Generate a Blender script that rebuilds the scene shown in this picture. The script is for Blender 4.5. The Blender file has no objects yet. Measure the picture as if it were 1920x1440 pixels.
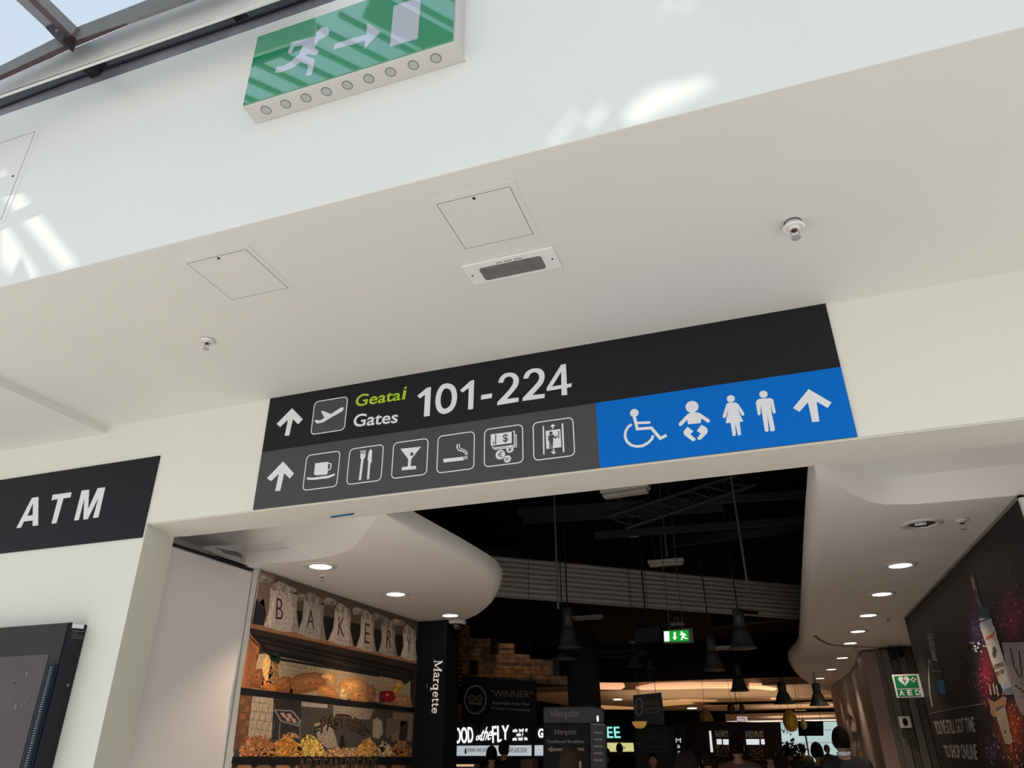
import bpy, bmesh, math, random
from mathutils import Vector, Matrix
random.seed(7)
C = bpy.context.scene
PI = math.pi
V = Vector

# ------------------------------------------------------------------ camera, sky, sun, exposure
F_PX = 1353.285
YAW, PITCH, ROLL, EYE = 0.32240133, 0.46555581, -0.01018373, 1.65
fwd = V((-math.sin(YAW)*math.cos(PITCH), math.cos(YAW)*math.cos(PITCH), math.sin(PITCH)))
rgt = V((math.cos(YAW), math.sin(YAW), 0)); upv = rgt.cross(fwd)
r2 = rgt*math.cos(ROLL) + upv*math.sin(ROLL); u2 = r2.cross(fwd)
cd = bpy.data.cameras.new('camera'); cam = bpy.data.objects.new('camera', cd); C.collection.objects.link(cam)
cd.sensor_width = 36; cd.lens = 36*F_PX/1920; cd.clip_end = 300; cd.clip_start = 0.05
M = Matrix(((r2.x, u2.x, -fwd.x, 0), (r2.y, u2.y, -fwd.y, 0), (r2.z, u2.z, -fwd.z, EYE), (0, 0, 0, 1)))
cam.matrix_world = M
C.camera = cam

w = bpy.data.worlds.new('sky'); C.world = w; w.use_nodes = True
nt = w.node_tree; nt.nodes.clear()
wo = nt.nodes.new('ShaderNodeOutputWorld'); bg = nt.nodes.new('ShaderNodeBackground')
tc = nt.nodes.new('ShaderNodeTexCoord'); sx = nt.nodes.new('ShaderNodeSeparateXYZ'); rp = nt.nodes.new('ShaderNodeValToRGB')
nt.links.new(tc.outputs['Generated'], sx.inputs[0]); nt.links.new(sx.outputs['Z'], rp.inputs[0])
rp.color_ramp.elements[0].position = 0.0; rp.color_ramp.elements[0].color = (0.92, 0.93, 0.93, 1)
rp.color_ramp.elements[1].position = 0.75; rp.color_ramp.elements[1].color = (0.68, 0.83, 0.98, 1)
nt.links.new(rp.outputs[0], bg.inputs[0]); bg.inputs[1].default_value = 0.95
nt.links.new(bg.outputs[0], wo.inputs[0])

SUN_DIR = V((0.33, 0.41, -0.90)).normalized()
sd = bpy.data.lights.new('sun', 'SUN'); sd.energy = 3.0; sd.angle = 0.006; sd.color = (1, 0.95, 0.86)
so = bpy.data.objects.new('sun', sd); C.collection.objects.link(so)
so.rotation_euler = SUN_DIR.to_track_quat('-Z', 'Y').to_euler(); so.location = (0, 0, 20)

vs = C.view_settings
vs.view_transform = 'Standard'; vs.look = 'None'; vs.exposure = 0.0; vs.gamma = 1.0; vs.use_curve_mapping = False

# ------------------------------------------------------------------ sight lines -> points on real planes
def ray(px, py): return fwd*F_PX + r2*(px-960) - u2*(py-720)
EP = V((0, 0, EYE))
def at_x(px, py, x): v = ray(px, py); return EP + v*(x/v.x)
def at_y(px, py, y): v = ray(px, py); return EP + v*(y/v.y)
def at_z(px, py, z): v = ray(px, py); return EP + v*((z-EYE)/v.z)
NY, PX, MX, MZ = V((0, -1, 0)), V((1, 0, 0)), V((-1, 0, 0)), V((0, 0, -1))

# ------------------------------------------------------------------ materials
mats = {}
def mat(name, col, rough=0.5, metal=0.0, emit=None, es=0.0, noise=0.0, nscale=8.0, bump=0.0, bscale=60.0, spec=0.5, coat=0.0):
    m = bpy.data.materials.new(name); m.use_nodes = True; t = m.node_tree; b = t.nodes['Principled BSDF']
    b.inputs['Base Color'].default_value = (*col, 1); b.inputs['Roughness'].default_value = rough
    b.inputs['Metallic'].default_value = metal; b.inputs['Specular IOR Level'].default_value = spec
    b.inputs['Coat Weight'].default_value = coat
    if emit: b.inputs['Emission Color'].default_value = (*emit, 1); b.inputs['Emission Strength'].default_value = es
    if noise or bump:
        c = t.nodes.new('ShaderNodeTexCoord')
        if noise:
            n = t.nodes.new('ShaderNodeTexNoise'); n.inputs['Scale'].default_value = nscale; n.inputs['Detail'].default_value = 5
            r = t.nodes.new('ShaderNodeValToRGB'); t.links.new(c.outputs['Object'], n.inputs['Vector']); t.links.new(n.outputs['Fac'], r.inputs[0])
            r.color_ramp.elements[0].position = 0.3; r.color_ramp.elements[1].position = 0.7
            r.color_ramp.elements[0].color = (*[max(0, x*(1-noise)) for x in col], 1)
            r.color_ramp.elements[1].color = (*[min(1, x*(1+noise)) for x in col], 1)
            t.links.new(r.outputs[0], b.inputs['Base Color'])
        if bump:
            n2 = t.nodes.new('ShaderNodeTexNoise'); n2.inputs['Scale'].default_value = bscale; n2.inputs['Detail'].default_value = 3
            bp = t.nodes.new('ShaderNodeBump'); bp.inputs['Strength'].default_value = bump; bp.inputs['Distance'].default_value = 0.01
            t.links.new(c.outputs['Object'], n2.inputs['Vector']); t.links.new(n2.outputs['Fac'], bp.inputs['Height']); t.links.new(bp.outputs[0], b.inputs['Normal'])
    mats[name] = m; return m
PAINT = mat('white_paint', (0.80, 0.80, 0.79), 0.45, noise=0.012, nscale=1.5, bump=0.04, bscale=3)
FASCIA = mat('cool_white_paint', (0.82, 0.83, 0.80), 0.35, noise=0.012, nscale=1.2, bump=0.05, bscale=2.5)
SOFF = mat('soffit_paint', (0.74, 0.72, 0.69), 0.6, noise=0.012, nscale=1.5)
BACKP = mat('cream_white_paint', (0.79, 0.79, 0.71), 0.5, noise=0.01, nscale=2)
INNER = mat('inner_ceiling_paint', (0.86, 0.82, 0.80), 0.6, noise=0.01, nscale=2)
PANELW = mat('satin_door_panel', (0.80, 0.76, 0.75), 0.4)
METW = mat('white_metal', (0.82, 0.82, 0.81), 0.35)
HAIRL = mat('joint_shadow_gap', (0.08, 0.08, 0.08), 0.9)
DARK = mat('blackened_ceiling', (0.005, 0.006, 0.009), 0.95, spec=0.05)
DSTEEL = mat('dark_steel', (0.03, 0.031, 0.035), 0.6, metal=0.3, spec=0.3)
DUCT = mat('dull_duct_steel', (0.022, 0.023, 0.026), 0.7, spec=0.2)
GREYST = mat('grey_frame_metal', (0.17, 0.17, 0.17), 0.45, metal=0.3, noise=0.1, nscale=6)
MAROON = mat('maroon_gasket', (0.06, 0.02, 0.025), 0.6)
SLOTM = mat('dark_channel_metal', (0.12, 0.11, 0.13), 0.5, metal=0.2, noise=0.35, nscale=2.5)
BEAMW = mat('white_beam_paint', (0.70, 0.70, 0.69), 0.45, noise=0.05, nscale=4)
STEEL = mat('brushed_chrome', (0.6, 0.6, 0.6), 0.25, metal=1.0)
BRASS = mat('sprinkler_chrome', (0.50, 0.44, 0.42), 0.3, metal=0.3)
BULB = mat('glass_bulb', (0.08, 0.03, 0.03), 0.2)
VBLACK = mat('sign_black_vinyl', (0.009, 0.010, 0.013), 0.5, spec=0.25)
VGREY = mat('sign_grey_vinyl', (0.068, 0.068, 0.075), 0.5, spec=0.25)
VBLUE = mat('sign_blue_vinyl', (0.0, 0.155, 0.62), 0.55, spec=0.12)
VWHITE = mat('sign_white_vinyl', (0.80, 0.81, 0.84), 0.5)
VLIME = mat('sign_lime_vinyl', (0.42, 0.62, 0.02), 0.5)
ATMB = mat('atm_sign_black', (0.007, 0.008, 0.014), 0.5, spec=0.25)
EXG = mat('exit_green_acrylic', (0.0, 0.27, 0.12), 0.06, spec=1.0, coat=1.0)
EXW = mat('exit_white_acrylic', (0.50, 0.54, 0.63), 0.08, spec=1.0, coat=1.0)
LENSG = mat('grey_lens', (0.42, 0.44, 0.42), 0.3)
FROST = mat('frosted_grey_diffuser', (0.17, 0.16, 0.155), 0.25, noise=0.15, nscale=14)
TRIMM = mat('downlight_trim', (0.78, 0.75, 0.73), 0.3, metal=0.2)
REFL = mat('downlight_reflector', (0.5, 0.5, 0.5), 0.15, metal=0.9)
LAMPON = mat('lit_lamp', (1, 1, 1), 0.5, emit=(1.0, 0.86, 0.68), es=9)
NAVY = mat('navy_pillar_paint', (0.004, 0.006, 0.013), 0.6, spec=0.25)
SHUT = mat('shutter_slats', (0.60, 0.57, 0.54), 0.55)
SHUTL = mat('shutter_bottom_bar', (0.55, 0.53, 0.5), 0.4, metal=0.3)
PEND = mat('pendant_grey_metal', (0.09, 0.09, 0.095), 0.5, metal=0.3)
BATTEN = mat('unlit_batten_plastic', (0.62, 0.60, 0.57), 0.4)
WOOD = mat('rough_wood_boards', (0.20, 0.125, 0.08), 0.8, noise=0.6, nscale=9)
WOODLIT = mat('lit_wood_boards', (0.30, 0.16, 0.07), 0.8, noise=0.6, nscale=9)  # same boards with warm lamplight put into the colour
BLACKG = mat('matte_black_board', (0.010, 0.010, 0.012), 0.7, spec=0.2)
DGREY = mat('charcoal_board', (0.035, 0.035, 0.04), 0.6)
DIMT = mat('dim_silver_lettering', (0.22, 0.20, 0.19), 0.6)
DIMC = mat('dim_copper_lettering', (0.16, 0.10, 0.08), 0.6)
MARQW = mat('cream_lettering', (0.7, 0.68, 0.66), 0.5)
BURG = mat('burgundy_panel', (0.022, 0.006, 0.009), 0.6, spec=0.2)
LITW = mat('lit_white_letters', (1, 1, 1), 0.5, emit=(1, 0.98, 0.95), es=1.15)
LITMENU = mat('lit_menu_panel', (0.8, 0.8, 0.8), 0.5, emit=(0.75, 0.83, 0.88), es=0.55)
LITCY = mat('lit_cyan_letters', (0.4, 1, 0.9), 0.5, emit=(0.35, 0.95, 0.85), es=0.9)
LITYE = mat('lit_yellow_panel', (0.9, 0.85, 0.4), 0.5, emit=(0.85, 0.78, 0.32), es=0.75)
LITGR = mat('lit_exit_green', (0, 0.3, 0.02), 0.4, emit=(0.0, 0.30, 0.02), es=0.9)
LITEX = mat('lit_exit_white', (1, 1, 1), 0.4, emit=(0.85, 1, 0.85), es=1.1)
COVE = mat('cove_warm_light', (1, 0.8, 0.6), 0.5, emit=(1.0, 0.50, 0.26), es=0.85)
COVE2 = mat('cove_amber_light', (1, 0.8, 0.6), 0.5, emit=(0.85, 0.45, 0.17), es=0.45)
FARCEIL = mat('beige_far_ceiling', (0.50, 0.40, 0.31), 0.7)
GOLD = mat('golden_egg_foil', (0.85, 0.42, 0.06), 0.4, metal=0.1, noise=0.3, nscale=20)
GOLDP = mat('pale_egg_foil', (0.5, 0.42, 0.22), 0.4, noise=0.2, nscale=20)
GATE = mat('grey_gate_panels', (0.16, 0.155, 0.145), 0.5)
PINKP = mat('mauve_painted_pillar', (0.36, 0.26, 0.25), 0.55)
TAUPE = mat('taupe_wall_paint', (0.42, 0.34, 0.30), 0.6)
AEDG = mat('aed_green', (0.0, 0.20, 0.07), 0.4)
FLOORM = mat('pale_stone_floor', (0.73, 0.69, 0.645), 0.4, noise=0.05, nscale=2)
WARMFL = mat('food_hall_floor', (0.80, 0.75, 0.70), 0.4, noise=0.05, nscale=2)
SKIN = mat('skin', (0.36, 0.19, 0.13), 0.6, spec=0.2)
SCREEN = mat('tinted_screen', (0.085, 0.072, 0.074), 0.25, spec=0.3, noise=0.12, nscale=2)
BEZEL = mat('charcoal_bezel', (0.030, 0.032, 0.030), 0.5, spec=0.25)
HOUS = mat('glossy_black_housing', (0.005, 0.007, 0.013), 0.4, spec=0.3)
COILM = mat('silver_coil', (0.35, 0.38, 0.44), 0.3, metal=0.9)
SLABM = mat('sun_slab_white', (0.8, 0.8, 0.8), 0.6)
BARM = mat('reflected_bar_grey', (0.22, 0.24, 0.23), 0.6)
BLUET = mat('blue_tape', (0.02, 0.12, 0.32), 0.5)
def attr_mat(name, rough):
    m = bpy.data.materials.new(name); m.use_nodes = True; t = m.node_tree; b = t.nodes['Principled BSDF']
    a = t.nodes.new('ShaderNodeAttribute'); a.attribute_name = 'Col'
    n = t.nodes.new('ShaderNodeTexNoise'); n.inputs['Scale'].default_value = 25; n.inputs['Detail'].default_value = 6
    c = t.nodes.new('ShaderNodeTexCoord'); t.links.new(c.outputs['Object'], n.inputs['Vector'])
    mp = t.nodes.new('ShaderNodeMapRange'); mp.inputs['From Min'].default_value = 0.3; mp.inputs['From Max'].default_value = 0.7
    mp.inputs['To Min'].default_value = 0.75; mp.inputs['To Max'].default_value = 1.2
    mx = t.nodes.new('ShaderNodeMix'); mx.data_type = 'RGBA'; mx.blend_type = 'MULTIPLY'; mx.inputs[0].default_value = 1.0
    t.links.new(n.outputs['Fac'], mp.inputs[0]); t.links.new(a.outputs['Color'], mx.inputs[6]); t.links.new(mp.outputs[0], mx.inputs[7])
    b.inputs['Specular IOR Level'].default_value = 0.2
    t.links.new(mx.outputs[2], b.inputs['Base Color']); b.inputs['Roughness'].default_value = rough; return m
PRINT = attr_mat('printed_picture', 0.6)
def glass(name, tint, alpha):
    m = bpy.data.materials.new(name); m.use_nodes = True; t = m.node_tree; t.nodes.clear()
    o = t.nodes.new('ShaderNodeOutputMaterial'); x = t.nodes.new('ShaderNodeMixShader'); a = t.nodes.new('ShaderNodeBsdfTransparent'); g = t.nodes.new('ShaderNodeBsdfGlossy')
    a.inputs[0].default_value = (*tint, 1); g.inputs['Roughness'].default_value = 0.05; x.inputs[0].default_value = alpha
    t.links.new(a.outputs[0], x.inputs[1]); t.links.new(g.outputs[0], x.inputs[2]); t.links.new(x.outputs[0], o.inputs[0]); return m
GLASS = glass('skylight_glass', (0.98, 0.98, 0.98), 0.04)
GLASSD = glass('window_glass', (0.75, 0.85, 0.85), 0.05)
BUBBLE = glass('dome_glass', (0.25, 0.25, 0.25), 0.12)

for m_ in (EXG, EXW): m_.node_tree.nodes['Principled BSDF'].inputs['Coat IOR'].default_value = 2.1

# ------------------------------------------------------------------ mesh builder
class MB:
    def __init__(s): s.v = []; s.f = []; s.c = []
    def add(s, verts, faces, col=None):
        o = len(s.v); s.v += [tuple(p) for p in verts]; s.f += [tuple(i+o for i in f) for f in faces]; s.c += [col]*len(faces); return s
    def box(s, a, b, col=None):
        x0, y0, z0 = a; x1, y1, z1 = b
        return s.add([(x0,y0,z0),(x1,y0,z0),(x1,y1,z0),(x0,y1,z0),(x0,y0,z1),(x1,y0,z1),(x1,y1,z1),(x0,y1,z1)],
                     [(0,3,2,1),(4,5,6,7),(0,1,5,4),(1,2,6,5),(2,3,7,6),(3,0,4,7)], col)
    def jt(s, t): s.q = getattr(s, 'q', 0)+1; return t*(1+0.06*(s.q % 9)) if t < 0.007 else t
    def prism(s, pts, n, t, col=None):          # polygon pts, pushed by n*t
        t = s.jt(t)
        k = len(pts); P = [V(p) for p in pts]; Q = [p + n*t for p in P]
        return s.add(P+Q, [tuple(range(k))[::-1], tuple(range(k, 2*k))] + [(i, (i+1) % k, (i+1) % k+k, i+k) for i in range(k)], col)
    def flat(s, pts, col=None): return s.add(pts, [tuple(range(len(pts)))], col)
    def bar(s, a, b, wx, wy=None, up=V((0, 0, 1)), col=None):
        a = V(a); b = V(b); d = (b-a).normalized(); wy = wy or wx
        if abs(d.dot(up)) > 0.98: up = V((0, 1, 0))
        x = d.cross(up).normalized()*wx/2; y = x.cross(d).normalized()*wy/2
        c = [-x-y, x-y, x+y, -x+y]
        return s.add([a+q for q in c]+[b+q for q in c], [(0,1,2,3),(7,6,5,4),(0,4,5,1),(1,5,6,2),(2,6,7,3),(3,7,4,0)], col)
    def tube(s, pts, r, n=10, col=None):
        P = [V(p) for p in pts]; rs = r if isinstance(r, (list, tuple)) else [r]*len(P); vs = []; up = V((0.13, 0.21, 0.97)).normalized()
        for i, p in enumerate(P):
            d = (P[min(i+1, len(P)-1)]-P[max(i-1, 0)]).normalized(); u_ = up if abs(d.dot(up)) < 0.95 else V((1, 0, 0))
            x = d.cross(u_).normalized(); y = d.cross(x)
            vs += [p + (x*math.cos(2*PI*k/n)+y*math.sin(2*PI*k/n))*rs[i] for k in range(n)]
        fs = [(i*n+k, i*n+(k+1) % n, (i+1)*n+(k+1) % n, (i+1)*n+k) for i in range(len(P)-1) for k in range(n)]
        fs += [tuple(range(n))[::-1], tuple(range((len(P)-1)*n, len(P)*n))]
        return s.add(vs, fs, col)
    def lathe(s, c, prof, n=24, axis='z', col=None):   # prof: (radius, height)
        c = V(c); vs = []
        for r, h in prof:
            for k in range(n):
                a = 2*PI*k/n; p = V((r*math.cos(a), r*math.sin(a), h))
                if axis == 'y': p = V((p.x, p.z, p.y))
                vs.append(c+p)
        fs = [(i*n+k, i*n+(k+1) % n, (i+1)*n+(k+1) % n, (i+1)*n+k) for i in range(len(prof)-1) for k in range(n)]
        if prof[0][0] > 1e-4: fs.append(tuple(range(n))[::-1])
        if prof[-1][0] > 1e-4: fs.append(tuple(range((len(prof)-1)*n, len(prof)*n)))
        return s.add(vs, fs, col)
    def ellipsoid(s, c, rx, ry, rz, n=16, m=10, rot=None, col=None):
        vs = []; c = V(c)
        for i in range(m+1):
            t = PI*i/m
            for k in range(n):
                a = 2*PI*k/n; p = V((rx*math.sin(t)*math.cos(a), ry*math.sin(t)*math.sin(a), rz*math.cos(t)))
                if rot: p = rot @ p
                vs.append(c+p)
        return s.add(vs, [(i*n+k, (i+1)*n+k, (i+1)*n+(k+1) % n, i*n+(k+1) % n) for i in range(m) for k in range(n)], col)
    def stroke(s, pts, wd, n, t=0.003, closed=False, taper=None):
        t = s.jt(t); P = [V(p) for p in pts]; k = len(P); L = []; Rr = []
        for i in range(k):
            if closed: d0 = (P[i]-P[i-1]).normalized(); d1 = (P[(i+1) % k]-P[i]).normalized()
            else:
                d0 = (P[i]-P[i-1]).normalized() if i else (P[1]-P[0]).normalized(); d1 = (P[i+1]-P[i]).normalized() if i < k-1 else d0
            n0 = n.cross(d0); n1 = n.cross(d1); m = (n0+n1).normalized(); q = max(0.5, m.dot(n0)); h = wd/2*(taper[i] if taper else 1)
            L.append(P[i]+m*h/q); Rr.append(P[i]-m*h/q)
        fs = []; vs = L+Rr+[p+n*t for p in L]+[p+n*t for p in Rr]
        for i in range(k if closed else k-1):
            j = (i+1) % k
            fs += [(2*k+i, 3*k+i, 3*k+j, 2*k+j), (i, j, k+j, k+i), (i, 2*k+i, 2*k+j, j), (k+i, k+j, 3*k+j, 3*k+i)]
        if not closed: fs += [(0, k, 3*k, 2*k), (k-1, 3*k-1, 4*k-1, 2*k-1)]
        return s.add(vs, fs)
    def disc(s, c, r, n, t=0.003, k=24, r_in=None):
        c = V(c); x = n.cross(V((0, 0, 1))); x = (x if x.length > 0.1 else V((1, 0, 0))).normalized(); y = n.cross(x)
        O = [c+(x*math.cos(2*PI*i/k)+y*math.sin(2*PI*i/k))*r for i in range(k)]
        if r_in is None: return s.prism(O, n, t)
        return s.stroke([c+(p-c)*((r+r_in)/2/r) for p in O], r-r_in, n, t, closed=True)
    def build(s, name, m, parent=None, smooth=False, bevel=0.0, seg=3):
        me = bpy.data.meshes.new(name); me.from_pydata(s.v, [], s.f); me.update()
        if s.c and s.c[0] is not None:
            ca = me.color_attributes.new('Col', 'FLOAT_COLOR', 'CORNER')
            for p, c in zip(me.polygons, s.c):
                for li in p.loop_indices: ca.data[li].color = (*c, 1)
        bm = bmesh.new(); bm.from_mesh(me)
        if not (s.c and s.c[0] is not None): bmesh.ops.recalc_face_normals(bm, faces=bm.faces)
        bm.to_mesh(me); bm.free()
        me.materials.append(m)
        if smooth:
            for p in me.polygons: p.use_smooth = True
        o = bpy.data.objects.new(name, me); C.collection.objects.link(o)
        if parent: o.parent = parent
        if bevel:
            b = o.modifiers.new('bevel', 'BEVEL'); b.width = bevel; b.segments = seg; b.limit_method = 'ANGLE'
        if smooth or bevel:
            pass
        return o
def tag(o, label=None, cat=None, group=None, kind=None):
    if label: o['label'] = label
    if cat: o['category'] = cat
    if group: o['group'] = group
    if kind: o['kind'] = kind
    return o
def thing(name, label, cat, loc=(0, 0, 0), group=None):
    o = bpy.data.objects.new(name, None); C.collection.objects.link(o); o.location = loc; o.empty_display_size = 0.1
    return tag(o, label, cat, group)
def keep(o, parent):                        # parent a world-space part under a thing that has a location
    o.parent = parent; o.matrix_parent_inverse = Matrix.Translation(parent.location).inverted(); return o
def anchor(root):                           # children were built in world space
    for c in root.children: c.matrix_parent_inverse = Matrix.Translation(root.location).inverted()
def struct(name, mb, m, **k): return tag(mb.build(name, m, **k), kind='structure')
def copy_tree(o, parent=None):
    c = o.copy(); C.collection.objects.link(c)
    if parent: c.parent = parent
    for ch in list(o.children): copy_tree(ch, c)
    return c

def text_pts(body, bold=0.0, shear=0.0, space=1.0, res=4):
    cu = bpy.data.curves.new('t', 'FONT'); cu.body = body; cu.offset = bold; cu.shear = shear; cu.space_character = space
    cu.resolution_u = res; cu.extrude = 0.01
    ob = bpy.data.objects.new('t', cu); me = bpy.data.meshes.new_from_object(ob)
    vs = [tuple(v.co) for v in me.vertices]; fs = [tuple(p.vertices) for p in me.polygons]
    bpy.data.objects.remove(ob); bpy.data.curves.remove(cu); bpy.data.meshes.remove(me)
    x0 = min(v[0] for v in vs); x1 = max(v[0] for v in vs); y0 = min(v[1] for v in vs); y1 = max(v[1] for v in vs)
    return [((x-x0)/(x1-x0), (y-y0)/(y1-y0), z/0.01) for x, y, z in vs], fs
def text_on(mb, body, quad, n, t=0.003, col=None, arch=0.0, **k):   # quad: TL,TR,BR,BL in 3D
    vs, fs = text_pts(body, **k); TL, TR, BR, BL = [V(q) for q in quad]; up = ((TL-BL)+(TR-BR))/2
    out = []
    for x, y, z in vs:
        p = (BL*(1-x)+BR*x)*(1-y) + (TL*(1-x)+TR*x)*y
        out.append(p + n*(t/2)*(1+z) + up*arch*(1-(2*x-1)**2))
    mb.add(out, fs, col); return mb

SERIF = {'M': (.88, [([(.12, 0), (.12, .70)], .05), ([(.12, .70), (.42, .06)], .11), ([(.42, .06), (.74, .70)], .05), ([(.74, .70), (.74, 0)], .11), ([(.01, .015), (.23, .015)], .035), ([(.61, .015), (.87, .015)], .035), ([(.01, .69), (.15, .69)], .035), ([(.70, .69), (.87, .69)], .035)]),
 'a': (.47, [([(.07, .36), (.12, .45), (.23, .48), (.33, .42), (.34, .30), (.34, .07), (.39, .02), (.46, .05)], .08), ([(.34, .29), (.18, .25), (.08, .17), (.09, .06), (.19, .02), (.34, .11)], .06)]),
 'r': (.38, [([(.12, 0), (.12, .47)], .09), ([(.01, .015), (.25, .015)], .035), ([(.01, .46), (.12, .46)], .035), ([(.14, .32), (.22, .44), (.35, .45)], .075)]),
 'q': (.54, [([(.22, .47), (.10, .40), (.06, .24), (.10, .08), (.22, .01), (.33, .08), (.36, .24), (.33, .40), (.22, .47)], .07), ([(.40, .48), (.40, -.22)], .09), ([(.28, -.21), (.53, -.21)], .035)]),
 'e': (.47, [([(.08, .27), (.40, .27), (.38, .40), (.24, .48), (.11, .40), (.07, .24), (.12, .08), (.25, .02), (.41, .10)], .065)]),
 't': (.34, [([(.14, .62), (.14, .09), (.20, .02), (.33, .06)], .085), ([(.01, .455), (.31, .455)], .04)])}
def serif_on(body, quad, n, t, m, parent):
    TL, TR, BR, BL = [V(q) for q in quad]; W = sum(SERIF[c][0] for c in body); H = .94; sc = ((TL-BL).length+(TR-BR).length)/2/H; x0 = 0
    for c in body:
        mb = MB()
        for pts, wd in SERIF[c][1]:
            P = []
            for x, y in pts:
                u = (x0+x)/W; v = (y+.22)/H; P.append((BL*(1-u)+BR*u)*(1-v)+(TL*(1-u)+TR*u)*v)
            mb.stroke(P, wd*sc, n, t)
        x0 += SERIF[c][0]; mb.build('letter', m, parent)

def marks(mb, P, n, t, count, hgt):
    a, b = V(P[0]), V(P[1]); up = V((0, 0, hgt/2))
    for i in range(count):
        if i % 5 == 4: continue
        p = a+(b-a)*((i+.5)/count); q = (b-a)*(0.3/count)
        mb.stroke([p-up, p+up*(0.5+0.5*((i*7) % 3)/2)], (b-a).length/count*0.3, n, t); mb.stroke([p+up*0.2*(i % 3-1)-q, p+up*0.2*(i % 3-1)+q], hgt*0.2, n, t)
    return mb

# crops of the photograph -> its pixels
def mk(x0, y0, sc): return lambda x, y: (x0+x/sc, y0+y/sc)
k1 = mk(0, 0, 4.0); k2 = mk(400, 0, 3.42857); k3 = mk(320, 320, 2.46154); k4 = mk(470, 560, 2.95385); k5 = mk(1080, 560, 3.42857)
k6 = mk(0, 660, 1.84615); k7 = mk(300, 920, 2.7697); k8 = mk(350, 1130, 4.64571)
m1 = mk(700, 860, 2.28571); m2 = mk(780, 1140, 4.8); m3 = mk(1080, 1140, 4.8); m4 = mk(1400, 1140, 4.8); m5 = mk(1440, 840, 3.42857); m6 = mk(1640, 1000, 3.27273)
def PY(y, k): return lambda a, b: at_y(*k(a, b), y)
def PXX(x, k): return lambda a, b: at_x(*k(a, b), x)

# ------------------------------------------------------------------ key dimensions (metres)
YF, YB, YI = 2.605, 4.60, 5.04          # fascia, sign wall, back edge of the lintel
ZS, ZL, ZT1, ZD = 4.31, 3.337, 3.555, 5.6
XL, XR = -4.745, 2.35

# ------------------------------------------------------------------ setting
struct('floor', MB().box((-14, -10, -0.1), (8, YI, 0)), FLOORM)
struct('floor', MB().box((-14, YI, -0.1), (9, 66, 0)), WARMFL)
struct('wall_front', MB().box((-12, YF, ZS+0.004), (8, YF+0.14, 6.08)), FASCIA)
struct('ceiling', MB().box((-5.47, YF+0.002, ZS), (8, YB, ZS+0.12)), SOFF)
struct('ceiling', MB().box((-12, YF+0.14, 4.242), (-5.47, YB, ZS+0.12)), SOFF)
# sign wall: left of the opening, lintel, right of the opening
lb = MB()
lb.prism([(-12, YB, 0), (XL, YB, 0), (-4.86, YI, 0), (-12, YI, 0)], V((0, 0, 1)), ZL)
lb.box((-12, YB, ZL), (8, YI, ZD)); lb.box((XR, YB, 0), (8, YI, ZL))
struct('wall_back', lb, BACKP)
struct('trim_1', MB().box((XL, YB+0.02, ZL-0.006), (XR, YI-0.005, ZL+0.002)), mat('lintel_underside_paint', (0.78, 0.75, 0.68), 0.5))
# interior dark shell
struct('ceiling', MB().box((-12, YI, ZD), (9, 24, ZD+0.1)), DARK)
struct('wall_left', MB().box((-12.1, YB, 0), (-12, 66, ZD)), DARK)
struct('wall_right', MB().box((8, YB, 0), (8.1, 66, ZD)), DARK)
# recess above the doorway (higher ceiling), risers and the two downlit bulkheads
AL = [(-5.6, 6.22), (-4.95, 6.235), (-4.68, 6.24), (-4.50, 6.17), (-4.35, 6.09), (-4.18, 5.97), (-4.01, 5.84), (-3.88, 5.72), (-3.75, 5.59), (-3.62, 5.40), (-3.50, 5.20), (-3.42, YI)]
BL_ = [(-5.6, 6.22), (-4.96, 6.22), (-4.35, 6.21), (-4.1, 6.19), (-3.93, 6.14), (-3.76, 6.06), (-3.60, 5.95), (-3.43, 5.77), (-3.26, 5.56), (-3.10, 5.36), (-2.95, 5.18), (-2.83, YI)]
AR = [(2.35, 6.22), (2.05, 6.20), (1.6, 6.21), (1.3, 6.22), (1.16, 6.20), (1.08, 6.16), (1.0, 6.09), (0.92, 5.98), (0.85, 5.82), (0.79, 5.68), (0.74, 5.5), (0.62, YI)]
BR_ = [(2.35, 6.31), (2.02, 6.30), (1.6, 6.29), (1.25, 6.27), (1.04, 6.20), (0.93, 6.09), (0.84, 5.95), (0.76, 5.80), (0.69, 5.64), (0.63, 5.46), (0.58, 5.28), (0.53, YI)]
def riser(A, B, name):
    k = len(A); mb = MB(); vs = [(x, y, ZT1) for x, y in A]+[(x, y, ZL) for x, y in B]+[(x, y+0.05, ZT1) for x, y in A]+[(x, y+0.05, ZL+0.01) for x, y in B]
    mb.add(vs, [(i, i+1, k+i+1, k+i) for i in range(k-1)]+[(2*k+i, 3*k+i, 3*k+i+1, 2*k+i+1) for i in range(k-1)])
    return struct(name, mb, INNER, smooth=True)
riser(AL, BL_, 'trim_2'); riser(AR, BR_, 'trim_3')
EL = [(-2.78, YI), (-2.77, 5.3), (-2.76, 5.6), (-2.745, 6.0), (-2.73, 6.35), (-2.72, 6.6), (-2.71, 7.2), (-2.73, 7.55), (-2.81, 7.95), (-2.93, 8.3), (-3.08, 8.65), (-3.26, 9.05), (-3.45, 9.42), (-3.68, 9.8), (-3.91, 10.13), (-4.22, 10.49), (-4.58, 10.74), (-5.2, 10.95)]
ER = [(0.47, YI), (0.472, 5.3), (0.475, 5.6), (0.48, 6.0), (0.483, 6.4), (0.49, 7.5), (0.535, 12.2), (0.56, 15.5), (0.54, 16.3), (0.47, 16.9), (0.40, 17.7), (0.37, 18.5), (0.38, 19.6), (0.44, 21.0), (0.54, 22.6), (0.69, 24.2), (0.92, 26.2), (1.17, 27.9), (1.5, 29.5), (1.86, 30.9)]
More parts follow.
